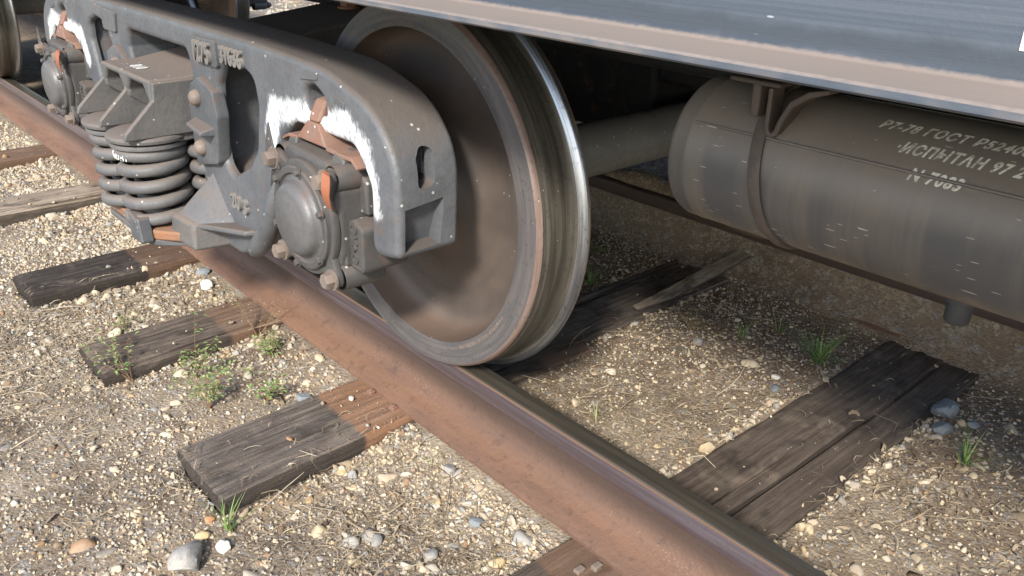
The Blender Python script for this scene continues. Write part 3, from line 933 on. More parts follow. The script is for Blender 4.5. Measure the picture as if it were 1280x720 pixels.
for sg in (1, -1):
    s = lambda u: u * sg
    # friction-plate flange on the column with its two domed bolts and a ledge
    fl = fillet([(s(0.262), 0.845, 0.015), (s(0.285), 0.872, 0.01), (s(0.345), 0.898, 0.02), (s(0.425), 0.868, 0.02), (s(0.442), 0.80, 0.03), (s(0.41), 0.66, 0.03), (s(0.255), 0.625, 0.02)])
    f_o = weighted(link('column_flange', plate([fl], YF - 0.020, YF + 0.02, 0.008, 2), M['frame2'], side_frame))
    for bu, bz in ((0.325, 0.836), (0.315, 0.692)):
        dome = MB()
        dome.lathe([(0.023, 0.0), (0.0225, -0.008), (0.018, -0.017), (0.010, -0.0225), (0.0005, -0.024)], 18, 'y', (s(bu), YF - 0.0205, bz))
        sub('bolt', dome, 'bolt', side_frame)
    led = MB().hexa([(s(0.285), YF - 0.01, 0.752), (s(0.415), YF - 0.01, 0.742), (s(0.405), YF - 0.060, 0.747), (s(0.30), YF - 0.055, 0.757),
                     (s(0.285), YF - 0.01, 0.778), (s(0.415), YF - 0.01, 0.770), (s(0.405), YF - 0.056, 0.757), (s(0.30), YF - 0.051, 0.766)])
    sub('ledge', led, 'frame2', side_frame, 0.003)
    # wear plate edge seen beside the bolster
    wp = MB().box(min(s(0.222), s(0.24)), max(s(0.222), s(0.24)), YF - 0.008, YB + 0.04, 0.60, 0.80)
    sub('wear_plate', wp, 'bolster', side_frame, 0.003)
    # number block above the column
    nb = fillet([(s(0.315), 1.002, 0.01), (s(0.46), 1.006, 0.01), (s(0.458), 0.932, 0.015), (s(0.335), 0.932, 0.015)])
    weighted(link('number_block', plate([nb], YF - 0.008, YF + 0.02, 0.004, 2), M['frame2'], side_frame))
    # raised ribs low on the frame and the lug that carries the spring seat
    lug = MB().hexa([(s(0.215), YF - 0.118, 0.408), (s(0.352), YF - 0.100, 0.398), (s(0.37), YF + 0.03, 0.395), (s(0.20), YF + 0.03, 0.40),
                     (s(0.228), YF - 0.112, 0.482), (s(0.335), YF - 0.092, 0.476), (s(0.37), YF + 0.03, 0.50), (s(0.235), YF + 0.03, 0.54)])
    sub('spring_seat_lug', lug, 'bolster', side_frame, 0.010, 3)
    slope = MB().hexa([(s(0.232), YF - 0.098, 0.470), (s(0.335), YF - 0.082, 0.468), (s(0.47), YF + 0.03, 0.475), (s(0.25), YF + 0.03, 0.48),
                       (s(0.238), YF - 0.094, 0.486), (s(0.330), YF - 0.078, 0.480), (s(0.44), YF + 0.03, 0.515), (s(0.335), YF + 0.03, 0.655)])
    sub('sloped_web', slope, 'frame2', side_frame, 0.006, 2)
    rib = MB().hexa([(s(0.32), YF - 0.082, 0.458), (s(0.555), YF - 0.030, 0.490), (s(0.58), YF + 0.02, 0.488), (s(0.33), YF + 0.02, 0.458),
                     (s(0.32), YF - 0.080, 0.474), (s(0.555), YF - 0.028, 0.506), (s(0.58), YF + 0.02, 0.506), (s(0.33), YF + 0.02, 0.478)])
    sub('rib', rib, 'frame2', side_frame, 0.005)
    edge_rib = MB().tube([(s(0.712), YF + 0.03, 0.70), (s(0.692), YF + 0.014, 0.645), (s(0.655), YF + 0.008, 0.560), (s(0.592), YF + 0.004, 0.478), (s(0.53), YF + 0.012, 0.438), (s(0.48), YF + 0.03, 0.425)], [0.012, 0.022, 0.027, 0.030, 0.028, 0.018], 14)
    sub('chord_rib', edge_rib, 'frame2', side_frame)
    # back wall with cooling-fin like ledges behind the triangular window
    for zz in (0.72, 0.775, 0.83, 0.885):
        fb = MB().box(min(s(0.585), s(0.66)), max(s(0.585), s(0.66)), YB - 0.035, YB + 0.03, zz, zz + 0.007)
        sub('fin', fb, 'box', side_frame)
    # raised casting dashes above the box
    for (u0, z0, u1, z1) in ((0.905, 0.995, 0.985, 1.004), (1.05, 0.968, 1.095, 0.958)):
        ds = MB().hexa([(s(u0), YF - 0.003, z0 - 0.02), (s(u1), YF - 0.003, z1 - 0.02), (s(u1), YF + 0.01, z1 - 0.02), (s(u0), YF + 0.01, z0 - 0.02),
                        (s(u0), YF - 0.003, z0 - 0.004), (s(u1), YF - 0.003, z1 - 0.004), (s(u1), YF + 0.01, z1 - 0.004), (s(u0), YF + 0.01, z0 - 0.004)])
        sub('cast_mark', ds, 'frame2', side_frame, 0.001, 1)
    # jaw liner with square edge inside the pedestal
# spring seat: a rusty tray between the two columns
seat = MB().prism(fillet([(-0.33, YB + 0.09, 0.05), (-0.33, YF - 0.06, 0.06), (-0.20, YF - 0.165, 0.08), (0.20, YF - 0.165, 0.08), (0.33, YF - 0.06, 0.06), (0.33, YB + 0.09, 0.05)]), 0.405, 0.435, 'z')
sub('spring_seat', seat, 'seat_rust', side_frame, 0.006)
sub('seat_skirt', MB().prism(fillet([(-0.30, YF - 0.05, 0.05), (-0.19, YF - 0.172, 0.08), (0.19, YF - 0.172, 0.08), (0.30, YF - 0.05, 0.05)]), 0.385, 0.4045, 'z'), 'frame2', side_frame, 0.004)
lip = MB().prism(fillet([(0.11, 0.398, 0.01), (0.205, 0.398, 0.01), (0.190, 0.478, 0.01), (0.165, 0.470, 0.01), (0.115, 0.484, 0.01)]), YF - 0.200, YF - 0.160, 'y')
sub('seat_lip', lip, 'frame2', side_frame, 0.006)
# cast lettering, facing out
def cast_text(body, u, z, size, y, mat, parent=side_frame, ext=0.004, rot=0.0, bold=0.0012, name='cast_number', sx=1.0):
    me = text_mesh(body, size, ext, bold)
    me.transform(Matrix.Diagonal((sx, 1, 1, 1)))
    me.transform(Matrix.Translation((u, y, z)) @ Matrix.Rotation(rot, 4, 'Y') @ FRONT)
    return link(name, me, M[mat], parent)
cast_text('1275', 0.322, 0.942, 0.076, YF - 0.012, 'digit', sx=0.74, bold=0.002, ext=0.006)
cast_text('31636', 0.484, 0.955, 0.060, YF - 0.004, 'digit', sx=0.88, bold=0.0018, ext=0.006)
cast_text('20 3', 0.440, 0.545, 0.058, YF - 0.004, 'digit', ext=0.006, bold=0.0015)

far_frame = copy_tree(side_frame, bogie)
far_frame.rotation_euler.z = math.pi

# ---- bolster
bol = MB()
secs = [  # v, half width top, half width bottom, z bottom, z top
    (-0.41, 0.205, 0.205, 0.80, 0.872), (-0.30, 0.205, 0.205, 0.72, 0.872), (-0.12, 0.205, 0.20, 0.70, 0.90), (0.10, 0.205, 0.19, 0.64, 0.965), (0.40, 0.21, 0.17, 0.58, 1.0),
    (0.7975, 0.21, 0.17, 0.56, 1.0)]
secs = secs + [(2 * 0.7975 - v, a, b, z0, z1) for v, a, b, z0, z1 in reversed(secs[:-1])]
vs, fs = [], []
for v, a, b, z0, z1 in secs:
    y = v - BY
    vs += [(-b, y, z0), (b, y, z0), (a, y, z1), (-a, y, z1)]
for i in range(len(secs) - 1):
    for k_ in range(4):
        fs.append((i * 4 + k_, i * 4 + (k_ + 1) % 4, i * 4 + 4 + (k_ + 1) % 4, i * 4 + 4 + k_))
fs += [(3, 2, 1, 0), tuple(len(vs) - 4 + k_ for k_ in range(4))]
bol.add(vs, fs)
def mouth(cx):
    return MB().prism([(cx - 0.082, 0.735), (cx + 0.082, 0.735), (cx + 0.082, 0.82), (cx + 0.055, 0.853), (cx - 0.055, 0.853), (cx - 0.082, 0.82)], -0.60 - BY, -0.22 - BY, 'y')
bol_me = cut(bol.mesh('bolster'), [mouth(-0.1), mouth(0.1)])
bolster = link('bolster', bol_me, M['bolster'], bogie)
b_ = bolster.modifiers.new('bevel', 'BEVEL'); b_.width = 0.008; b_.segments = 2; b_.limit_method = 'ANGLE'; b_.angle_limit = R(35); weighted(bolster)
for sg in (1, -1):
    y_ = lambda v: sg * (v - BY)
    for cx in (-0.11, 0.11):
        # sloping cheek walls of each spring cup and its rim
        cup = MB()
        cup.lathe([(0.0, 0.716), (0.108, 0.716), (0.118, 0.712), (0.121, 0.705), (0.119, 0.697), (0.108, 0.692), (0.0, 0.69)], 40, 'z', (cx, y_(-0.40), 0))
        sub('spring_cup', cup, 'bolster', bolster)
        gus = MB()
        gus.prism([(y_(-0.45), 0.714), (y_(-0.47), 0.714), (y_(-0.40), 0.755)], cx + 0.0, cx + 0.012, 'x')
        sub('gusset', gus, 'bolster', bolster)
        pad = MB().lathe([(0.0, 0.689), (0.112, 0.689), (0.113, 0.683), (0.112, 0.677), (0.0, 0.677)], 40, 'z', (cx, y_(-0.40), 0))
        sub('cup_ring', pad, 'spring', bolster)
    for cx, hw in ((-0.213, 0.009), (0.0, 0.009), (0.213, 0.009)):
        ck = MB().prism([(y_(-0.405), 0.868), (y_(-0.41), 0.82), (y_(-0.50), 0.735), (y_(-0.505), 0.714), (y_(-0.28), 0.714), (y_(-0.28), 0.868)], cx - hw, cx + hw, 'x')
        sub('cheek_wall', ck, 'bolster', bolster, 0.004)
    fillp = MB().box(-0.21, 0.21, min(y_(-0.43), y_(-0.10)), max(y_(-0.43), y_(-0.10)), 0.6905, 0.7135)
    sub('cup_plate', fillp, 'bolster', bolster, 0.003)
cast_text('810', -0.02, -0.30, 0.05, 0, 'chalk', bolster, 0.0003, 0, name='chalk_number')
t_ = [o for o in bolster.children if o.name.startswith('chalk_number')][0]
t_.data.transform(Matrix.Translation((0.02, -0.37 - BY, 0.874)) @ FRONT.inverted() @ Matrix.Translation((0.02, 0, 0.30)))
t_.data.transform(Matrix.Translation((-0.08, 0, 0)))

# ---- springs: each nest has two outside the frame and one seen between
def spring_mesh(Rm, wr, z0, z1, turns, hand=1, n=None):
    mb = MB()
    n = n or int(turns * 22)
    pts = []
    for i in range(n + 1):
        t = i / n
        a = 2 * math.pi * turns * t * hand + 0.8
        # flattened dead coils at both ends
        f = min(max((t * turns - 0.6) / (turns - 1.2), 0), 1)
        z = z0 + wr + (z1 - z0 - 2 * wr) * f
        pts.append((Rm * math.cos(a), Rm * math.sin(a), z))
    mb.tube(pts, wr, 12)
    return mb
ZS0, ZS1 = 0.436, 0.676
sp_me = spring_mesh(0.088, 0.0192, ZS0, ZS1, 5.2).mesh('spring')
sp_in = spring_mesh(0.052, 0.011, ZS0, ZS1, 6.6, -1).mesh('inner_spring')
spots = []
for sg in (1, -1):
    for cx in (-0.11, 0.11): spots.append((cx, sg * (-0.40 - BY)))
    for cx in (-0.0, 0.198, -0.198): spots.append((cx, sg * (-0.215 - BY)))
for i, (u, v) in enumerate(spots):
    o = link('coil_spring', sp_me, M['spring'] if i == 0 else None, bogie, (u, v, 0), 0.3 * i)
    if i in (0, 1, 2):
        link('inner_spring', sp_in, M['spring'] if i == 0 else None, o)
    if i == 1:
        me = text_mesh('4К РЕМОНТ', 0.024, 0.0006, 0.0006)
        for v_ in me.vertices:
            a = -math.pi / 2 + (v_.co.x - 0.065) / 0.107
            h_ = v_.co.y - 0.008
            rr = 0.088 + math.sqrt(max(0.0189 ** 2 - min(abs(h_), 0.018) ** 2, 0)) + v_.co.z
            v_.co = (rr * math.cos(a), rr * math.sin(a), 0.652 + h_)
        me.transform(Matrix.Rotation(-0.3 - 0.1, 4, 'Z'))
        link('chalk_writing', me, M['chalk'], o)

# ---- wheels
def wheel_parts():
    disc = MB()
    prof = [(0.095, -0.085), (0.128, -0.085), (0.136, -0.075), (0.150, -0.036), (0.185, 0.0), (0.235, 0.022), (0.29, 0.034), (0.345, 0.032), (0.378, 0.022), (0.394, 0.002), (0.4005, -0.040), (0.403, -0.0525)]
    back = [(0.400, 0.082), (0.385, 0.07), (0.35, 0.058), (0.28, 0.056), (0.2, 0.045), (0.14, 0.07), (0.12, 0.085), (0.095, 0.085)]
    disc.lathe(prof, 160, 'y')
    disc.lathe(back, 160, 'y')
    rim = MB()
    rp = [(0.403, -0.0525), (0.406, -0.0535), (0.430, -0.0538), (0.4635, -0.0535), (0.4675, -0.050), (0.4700, -0.045), (0.4715, -0.040)]
    rim.lathe(rp, 200, 'y', mis=[0, 0, 0, 1, 1, 1])
    tread = MB()
    tp = [(0.4715, -0.040), (0.4722, -0.030), (0.4735, -0.028), (0.4742, -0.01), (0.4747, 0.01), (0.4752, 0.028), (0.4765, 0.040), (0.4795, 0.048), (0.485, 0.0535)]
    tread.lathe(tp, 200, 'y')
    fl = MB()
    fp = [(0.485, 0.0535), (0.492, 0.057), (0.498, 0.061), (0.5025, 0.066), (0.5035, 0.071), (0.5015, 0.077), (0.497, 0.081), (0.488, 0.083), (0.400, 0.083)]
    fl.lathe(fp, 200, 'y', mis=[0, 0, 0, 0, 1, 1, 1, 1])
    return disc.mesh('wheel'), rim.mesh('rim', angle=25), tread.mesh('tread'), fl.mesh('flange')
d_me, r_me, t_me, f_me = wheel_parts()

def stamped(mb):
    """cold-stamped row of characters on the rim face"""
    line = '04 0384 6 21 0094800'
    a = R(-62)
    for ch in line:
        if ch != ' ':
            me = text_mesh(ch, 0.0125, 0.0004, 0.0005)
            me.transform(Matrix.Rotation(0, 4, 'Y'))
            mt = Matrix.Translation((0, -0.0541, 0)) @ Matrix.Rotation(-(a), 4, 'Y') @ Matrix.Translation((0.413, 0, 0)) @ Matrix.Rotation(R(90), 4, 'Y') @ FRONT
            me.transform(mt)
            mb.add([tuple(v.co) for v in me.vertices], [tuple(p.vertices) for p in me.polygons])
            bpy.data.meshes.remove(me)
        a += 0.0275
    return mb

def make_wheel(parent, loc, rz, first):
    o = link('wheel', d_me, M['disc'] if first else None, parent, loc, rz)
    link('rim', r_me, [M['rimface'], M['rimedge']] if first else None, o)
    link('tread', t_me, M['tread'] if first else None, o)
    link('flange', f_me, [M['flange'], M['flangeback']] if first else None, o)
    return o
wh = []
for i, (u, sg) in enumerate([(WB / 2, 1), (-WB / 2, 1), (WB / 2, -1), (-WB / 2, -1)]):
    wh.append(make_wheel(bogie, (u, -sg * BY, ZC), 0 if sg == 1 else math.pi, i == 0))
sub('stamped_number', stamped(MB()), 'rimedge', wh[0])
ax_me = MB().lathe([(0.0, -1.0), (0.065, -1.0), (0.065, -0.86), (0.094, -0.85), (0.094, -0.70), (0.086, -0.66), (0.081, -0.4), (0.081, 0.4), (0.086, 0.66), (0.094, 0.70), (0.094, 0.85), (0.065, 0.86), (0.065, 1.0), (0.0, 1.0)], 48, 'y').mesh('axle')
for i, u in enumerate((WB / 2, -WB / 2)):
    link('axle', ax_me, M['axle'] if i == 0 else None, bogie, (u, 0, ZC))

# ---- axle boxes, origin on the axle line at y = side plane
def axle_box():
    root = MB()
    sq = fillet([(-0.150, -0.118, 0.07), (0.105, -0.150, 0.08), (0.135, -0.06, 0.05), (0.14, 0.10, 0.05), (0.09, 0.150, 0.04), (-0.09, 0.155, 0.04), (-0.15, 0.09, 0.06)])
    me = plate([sq], -0.345, -0.15, 0.012, 2)
    box = weighted(link('axle_box', me, M['box'], bogie))
    # stout shoulders that fill the pedestal under the adapter
    sh = MB().prism([(-0.165, 0.03), (0.165, 0.03), (0.165, 0.11), (0.10, 0.168), (-0.10, 0.168), (-0.165, 0.11)], -0.29, -0.16, 'y')
    sub('shoulder', sh, 'box', box, 0.008)
    for sx in (-1, 1):
        wed = MB().hexa([(sx * 0.075, -0.335, 0.12), (sx * 0.135, -0.335, 0.09), (sx * 0.135, -0.25, 0.09), (sx * 0.075, -0.25, 0.12),
                         (sx * 0.085, -0.318, 0.168), (sx * 0.125, -0.318, 0.158), (sx * 0.125, -0.25, 0.158), (sx * 0.085, -0.25, 0.168)])
        sub('shoulder_wedge', wed, 'box', box, 0.005)
    # cover plate with four lobes
    lobes = []
    for k_ in range(96):
        a = 2 * math.pi * k_ / 96
        rr = 0.137
        for ca in (45, 135, 225, 315):
            d = (math.degrees(a) - ca + 180) % 360 - 180
            rr = max(rr, 0.188 - 0.045 * (abs(d) / 12) ** 2 if abs(d) < 13 else 0)
        lobes.append((rr * math.cos(a), rr * math.sin(a)))
    cov = link('cover_plate', plate([lobes], -0.362, -0.343, 0.004, 2), M['box'], box)
    for ang in (45, 135, 225, 315):
        a = R(ang)
        x, z = 0.166 * math.cos(a), 0.166 * math.sin(a)
        lug = MB().lathe([(0.030, -0.345), (0.032, -0.33), (0.034, -0.24), (0.0, -0.24)], 20, 'y', (x, 0, z))
        sub('bolt_lug', lug, 'box', box)
        sub('bolt', MB().hexbolt((x, -0.362, z), 0.019, 0.026, rot=0.3 + ang), 'bolt', box)
    # pointed locking tab on the upper left bolt, orange tab on the upper right one
    lt = MB().prism([(-0.165, 0.085), (-0.09, 0.095), (-0.112, 0.145), (-0.128, 0.20), (-0.150, 0.15)], -0.3665, -0.3625, 'y')
    sub('locking_tab', lt, 'box', box, 0.001, 1)
    ot = MB()
    prof = [(0.132, 0.142, 0.0), (0.146, 0.140, -0.008), (0.156, 0.125, -0.016), (0.158, 0.103, -0.020), (0.152, 0.080, -0.014), (0.146, 0.062, -0.004)]
    wid = [0.009, 0.012, 0.0135, 0.0135, 0.011, 0.006]
    vs = []
    for (x, z, dy), w2 in zip(prof, wid):
        vs += [(x - w2, -0.369 + dy, z + w2 * 0.3), (x + w2, -0.366 + dy, z - w2 * 0.2), (x + w2, -0.364 + dy, z - w2 * 0.2), (x - w2, -0.366 + dy, z + w2 * 0.3)]
    fs = [(i * 4 + k_, i * 4 + (k_ + 1) % 4, i * 4 + 4 + (k_ + 1) % 4, i * 4 + 4 + k_) for i in range(5) for k_ in range(4)] + [(0, 1, 2, 3), (20, 21, 22, 23)]
    sub('orange_tab', ot.add(vs, fs), 'orange', box)
    # ring and domed end cap
    ring = MB().lathe([(0.124, -0.360), (0.1235, -0.371), (0.120, -0.374), (0.108, -0.374), (0.105, -0.371), (0.103, -0.366)], 72, 'y')
    sub('cover_ring', ring, 'box', box)
    cap = MB().lathe([(0.106, -0.362), (0.104, -0.3675), (0.094, -0.3685), (0.0905, -0.371), (0.0885, -0.381), (0.083, -0.391), (0.071, -0.3985), (0.066, -0.3978), (0.062, -0.3995), (0.0, -0.401)], 72, 'y')
    sub('end_cap', cap, 'cap', box, angle=50)
    for k_ in range(6):
        a = R(20 + 60 * k_)
        sub('ring_bolt', MB().hexbolt((0.117 * math.cos(a), -0.374, 0.117 * math.sin(a)), 0.0085, 0.011, rot=k_), 'box', box)
    # label block on the right with cast characters running down
    blk = plate([fillet([(0.128, -0.095, 0.01), (0.188, -0.098, 0.02), (0.190, 0.012, 0.02), (0.150, 0.028, 0.01), (0.128, 0.02, 0.01)])], -0.322, -0.20, 0.008, 2)
    weighted(link('label_block', blk, M['box'], box))
    cast_text('ОУ+О', 0.143, 0.022, 0.036, -0.3225, 'box', box, 0.003, R(90), name='cast_letters')
    fb = MB().box(0.142, 0.178, -0.3245, -0.319, -0.087, -0.081)
    sub('cast_bar', fb, 'box', box, 0.001, 1)
    nk = MB().box(0.10, 0.135, -0.335, -0.2, -0.09, 0.06)
    sub('neck', nk, 'box', box, 0.006)
    # rusty adapter: trapezoid lip, hook up into the slot, thin wings
    ad = MB()
    ad.hexa([(-0.085, -0.318, 0.166), (0.048, -0.318, 0.166), (0.048, -0.20, 0.168), (-0.085, -0.20, 0.168), (-0.038, -0.312, 0.214), (0.012, -0.312, 0.214), (0.012, -0.20, 0.205), (-0.038, -0.20, 0.205)])
    ado = sub('adapter', ad, 'adapter', box, 0.004)
    hk = MB().hexa([(-0.036, -0.312, 0.2145), (0.010, -0.312, 0.2145), (0.010, -0.265, 0.2145), (-0.036, -0.265, 0.2145), (-0.032, -0.290, 0.262), (0.014, -0.290, 0.262), (0.014, -0.225, 0.272), (-0.032, -0.225, 0.272)])
    sub('adapter_hook', hk, 'adapter', box, 0.007, 3)
    for pts in ([(0.045, 0.172), (0.10, 0.166), (0.15, 0.168), (0.178, 0.150), (0.174, 0.143), (0.15, 0.158), (0.10, 0.157), (0.045, 0.160)],
                [(-0.085, 0.168), (-0.13, 0.166), (-0.165, 0.150), (-0.162, 0.143), (-0.13, 0.157), (-0.085, 0.160)]):
        sub('adapter_wing', MB().prism(pts, -0.316, -0.20, 'y'), 'adapter', box, 0.002, 1)
    return box
box0 = axle_box()
box0.location = (WB / 2, -BY, ZC)
for u, sg in ((-WB / 2, 1), (WB / 2, -1), (-WB / 2, -1)):
    c = copy_tree(box0, bogie)
    c.location = (u, -sg * BY, ZC)
    c.rotation_euler.z = 0 if sg == 1 else math.pi

# ---- brake gear between wheels and bolster
for su in (1, -1):
    beam = MB().tube([(su * 0.40, -0.75, 0.60), (su * 0.36, 0, 0.60), (su * 0.40, 0.75, 0.60)], 0.035, 12)
    bb = sub('brake_beam', beam, 'dark', bogie)
    for sy in (-1, 1):
        shoe = MB()
        pl = []
        for k_ in range(9):
            a = math.pi + (k_ - 4) * 0.075 - 0.1
            pl.append((su * (WB / 2 + 0.480 * math.cos(a)), ZC + 0.480 * math.sin(a)))
        for k_ in range(8, -1, -1):
            a = math.pi + (k_ - 4) * 0.075 - 0.1
            pl.append((su * (WB / 2 + 0.545 * math.cos(a)), ZC + 0.545 * math.sin(a)))
        shoe.prism(pl, sy * BY - 0.035, sy * BY + 0.035, 'y')
        sub('brake_shoe', shoe, 'dark', bb)
# centre bowl on the bolster
bowl = MB().lathe([(0.0, 1.0), (0.20, 1.0), (0.205, 1.03), (0.19, 1.035), (0.0, 1.035)], 40, 'z', (0, 0, 0))
sub('centre_bowl', bowl, 'bolster', bolster)
rust_nut = MB().hexbolt((0.0, -0.42, 1.0), 0.03, 0.035, 'z', 1)
sub('rusty_nut', rust_nut, 'adapter', bolster)

# ================================================================== WAGON ABOVE
WO = (4.0, GA / 2, 0.0)
wagon = empty('freight_wagon', WO, 'freight wagon underframe with long blue-grey side beam and hanging air reservoir', 'wagon')
def wpart(name, mb, mat, parent=wagon, bevel=0.0, seg=2, angle=35):
    return mb.build(name, M[mat], parent, off=WO, bevel=bevel, seg=seg, angle=angle)

def beam_section(y_edge, y_web, y_in, zb, sgn):
    t = 0.0125
    pr = [(y_edge, zb + 0.003), (y_edge, zb + t - 0.003), (y_edge + 0.004 * sgn, zb + t), (y_web - 0.014 * sgn, zb + t + 0.002)]
    for k_ in range(1, 6):
        a = k_ / 5 * math.pi / 2
        pr.append((y_web - 0.014 * sgn + 0.014 * sgn * math.sin(a), zb + t + 0.002 + 0.014 * (1 - math.cos(a))))
    pr += [(y_web, zb + 0.40), (y_web - 0.08 * sgn, zb + 0.41), (y_web - 0.08 * sgn, zb + 0.425), (y_in, zb + 0.425), (y_in, zb + 0.41), (y_web + 0.012 * sgn, zb + 0.40),
           (y_web + 0.012 * sgn, zb + t + 0.02), (y_web + 0.03 * sgn, zb + t), (y_in, zb + t), (y_in, zb), (y_edge + 0.004 * sgn, zb)]
    return pr
sill = MB().prism(beam_section(-0.45, -0.352, -0.24, 1.1907, 1), -3.1, 11.1, 'x')
wpart('side_beam', sill, 'sill', angle=30)
sill2 = MB().prism(beam_section(GA + 0.45, GA + 0.352, GA + 0.24, 1.1907, -1), -3.1, 11.1, 'x')
wpart('side_beam', sill2, 'sill', angle=30)
wpart('floor', MB().box(-3.1, 11.1, -0.46, GA + 0.46, 1.621, 1.68), 'dark')
wpart('shadow_block', MB().box(-3.1, 11.1, -0.40, GA + 0.40, 1.681, 2.2), 'sill')  # unseen box above the floor, added to lengthen the wagon's shadow
cs = MB().box(-3.3, 11.3, BY - 0.17, BY + 0.17, 1.05, 1.10)
cs.box(-3.3, 11.3, BY - 0.17, BY - 0.15, 1.101, 1.42).box(-3.3, 11.3, BY + 0.15, BY + 0.17, 1.101, 1.42)
wpart('centre_sill', cs, 'dark')
for xx in (-3.0, -0.95, 1.9, 4.4, 7.0, 8.95, 11.0):
    wpart('cross_member', MB().box(xx - 0.06, xx + 0.06, -0.235, BY - 0.172, 1.22, 1.50).box(xx - 0.06, xx + 0.06, BY + 0.172, GA + 0.235, 1.22, 1.50), 'dark')
wpart('brake_rod', MB().tube([(-2.6, 0.45, 1.0), (0.3, 0.52, 0.98), (6, 0.5, 1.0)], 0.016, 10), 'dark')
wpart('brake_pipe', MB().tube([(-3.2, 0.30, 1.15), (0.3, 0.32, 1.14), (6, 0.3, 1.15)], 0.022, 10), 'dark')
MB_ = MB().lathe([(0.0, -0.75), (0.13, -0.75), (0.16, -0.73), (0.17, -0.70), (0.17, -0.30), (0.19, -0.29), (0.19, -0.26), (0.0, -0.25)], 40, 'x', (-0.35, 0.62, 1.20))
wpart('brake_cylinder', MB_, 'dark')
shade_mb = MB().box(-0.74, -0.12, 1.02, 1.30, 0.60, 1.16).box(-0.119, 0.45, 1.03, 1.29, 0.80, 1.15)  # added dark boxes standing in for the black shade behind the axle
wpart('shade_box', shade_mb, 'dark', bevel=0.02)
# white paint mark near the right end of the view
wm = MB().box(1.4155, 1.50, -0.3532, -0.3515, 1.236, 1.268)
wpart('white_mark', wm, 'chalk')

# ---- air reservoir
TY, TZ, TR, TX0, TX1 = 0.26, 0.885, 0.15, 0.669, 1.95
tank = MB()
prof = [(0.0, TX0 - 0.028), (0.05, TX0 - 0.027), (0.10, TX0 - 0.021), (0.13, TX0 - 0.012), (0.145, TX0 - 0.002), (0.1496, TX0 + 0.010), (0.1496, TX0 + 0.036), (0.1508, TX0 + 0.038), (0.1508, TX0 + 0.042), (0.15, TX0 + 0.044)]
prof += [(0.15, x) for x in np.linspace(TX0 + 0.1, TX1 - 0.05, 9)] + [(0.145, TX1), (0.1, TX1 + 0.02), (0.0, TX1 + 0.028)]
tank.lathe(prof, 96, 'x', (0, TY, TZ))
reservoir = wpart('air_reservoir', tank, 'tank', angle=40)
def on_tank(x, deg, h=0.0):
    a = R(deg)
    return (x, TY - (TR + h) * math.cos(a), TZ + (TR + h) * math.sin(a))
def tpart(name, mb, mat, bevel=0.0, seg=2, angle=35):
    return mb.build(name, M[mat], reservoir, off=WO, bevel=bevel, seg=seg, angle=angle)
tpart('weld_seam', MB().tube([on_tank(x, 31.5, 0.0) for x in np.linspace(TX0 + 0.045, TX1 - 0.03, 20)], 0.0032, 8), 'tank')
strap = MB()
sw, th_ = 0.0125, 0.008
angs = np.linspace(96, -80, 40)
vs = []
for a in angs:
    xc = 0.902 - 0.065 * np.clip((a + 55) / 135, 0, 1.1)
    for dx, h in ((-sw, 0.001), (-sw, th_ * 0.7), (-sw * 0.5, th_), (sw * 0.5, th_), (sw, th_ * 0.7), (sw, 0.001)):
        vs.append(on_tank(xc + dx, a, h))
fs = [(i * 6 + k_, i * 6 + (k_ + 1) % 6, i * 6 + 6 + (k_ + 1) % 6, i * 6 + 6 + k_) for i in range(len(angs) - 1) for k_ in range(6)] + [tuple(range(6)), tuple(range(len(vs) - 6, len(vs)))]
tpart('strap', strap.add(vs, fs), 'bracket')
plate_t = MB().box(0.800, 0.905, 0.10, 0.30, 1.062, 1.070)
tpart('hanger_plate', plate_t, 'bracket', 0.003)
hang = MB().box(0.838, 0.856, 0.118, 0.20, 1.0, 1.0615)
tpart('hanger', hang, 'bracket', 0.004)
sad = MB()
arc = [(0.868, 1.055), (0.868, 0.985), (0.874, 0.970), (0.886, 0.966), (0.897, 0.975), (0.905, 1.0), (0.920, 1.028), (0.950, 1.05), (0.985, 1.062)]
inn = [(0.985, 1.070), (0.945, 1.060), (0.912, 1.037), (0.896, 1.005), (0.889, 0.982), (0.884, 0.976), (0.879, 0.979), (0.877, 0.988), (0.877, 1.055)]
sad.prism([(x, z) for x, z in arc + inn], 0.125, 0.165, 'y')
tpart('saddle', sad, 'bracket', 0.002)
tpart('hanger_arm', MB().box(0.83, 0.88, 0.20, 0.24, 1.075, 1.22).box(0.83, 0.88, -0.24, 0.1995, 1.192, 1.22), 'bracket')
plug = MB().lathe([(0.0, TZ - TR - 0.052), (0.018, TZ - TR - 0.052), (0.022, TZ - TR - 0.046), (0.022, TZ - TR - 0.012), (0.03, TZ - TR - 0.008), (0.03, TZ - TR + 0.004), (0.0, TZ - TR + 0.004)], 20, 'z', (1.225, TY - 0.0, 0))
tpart('drain_plug', plug, 'rubber')
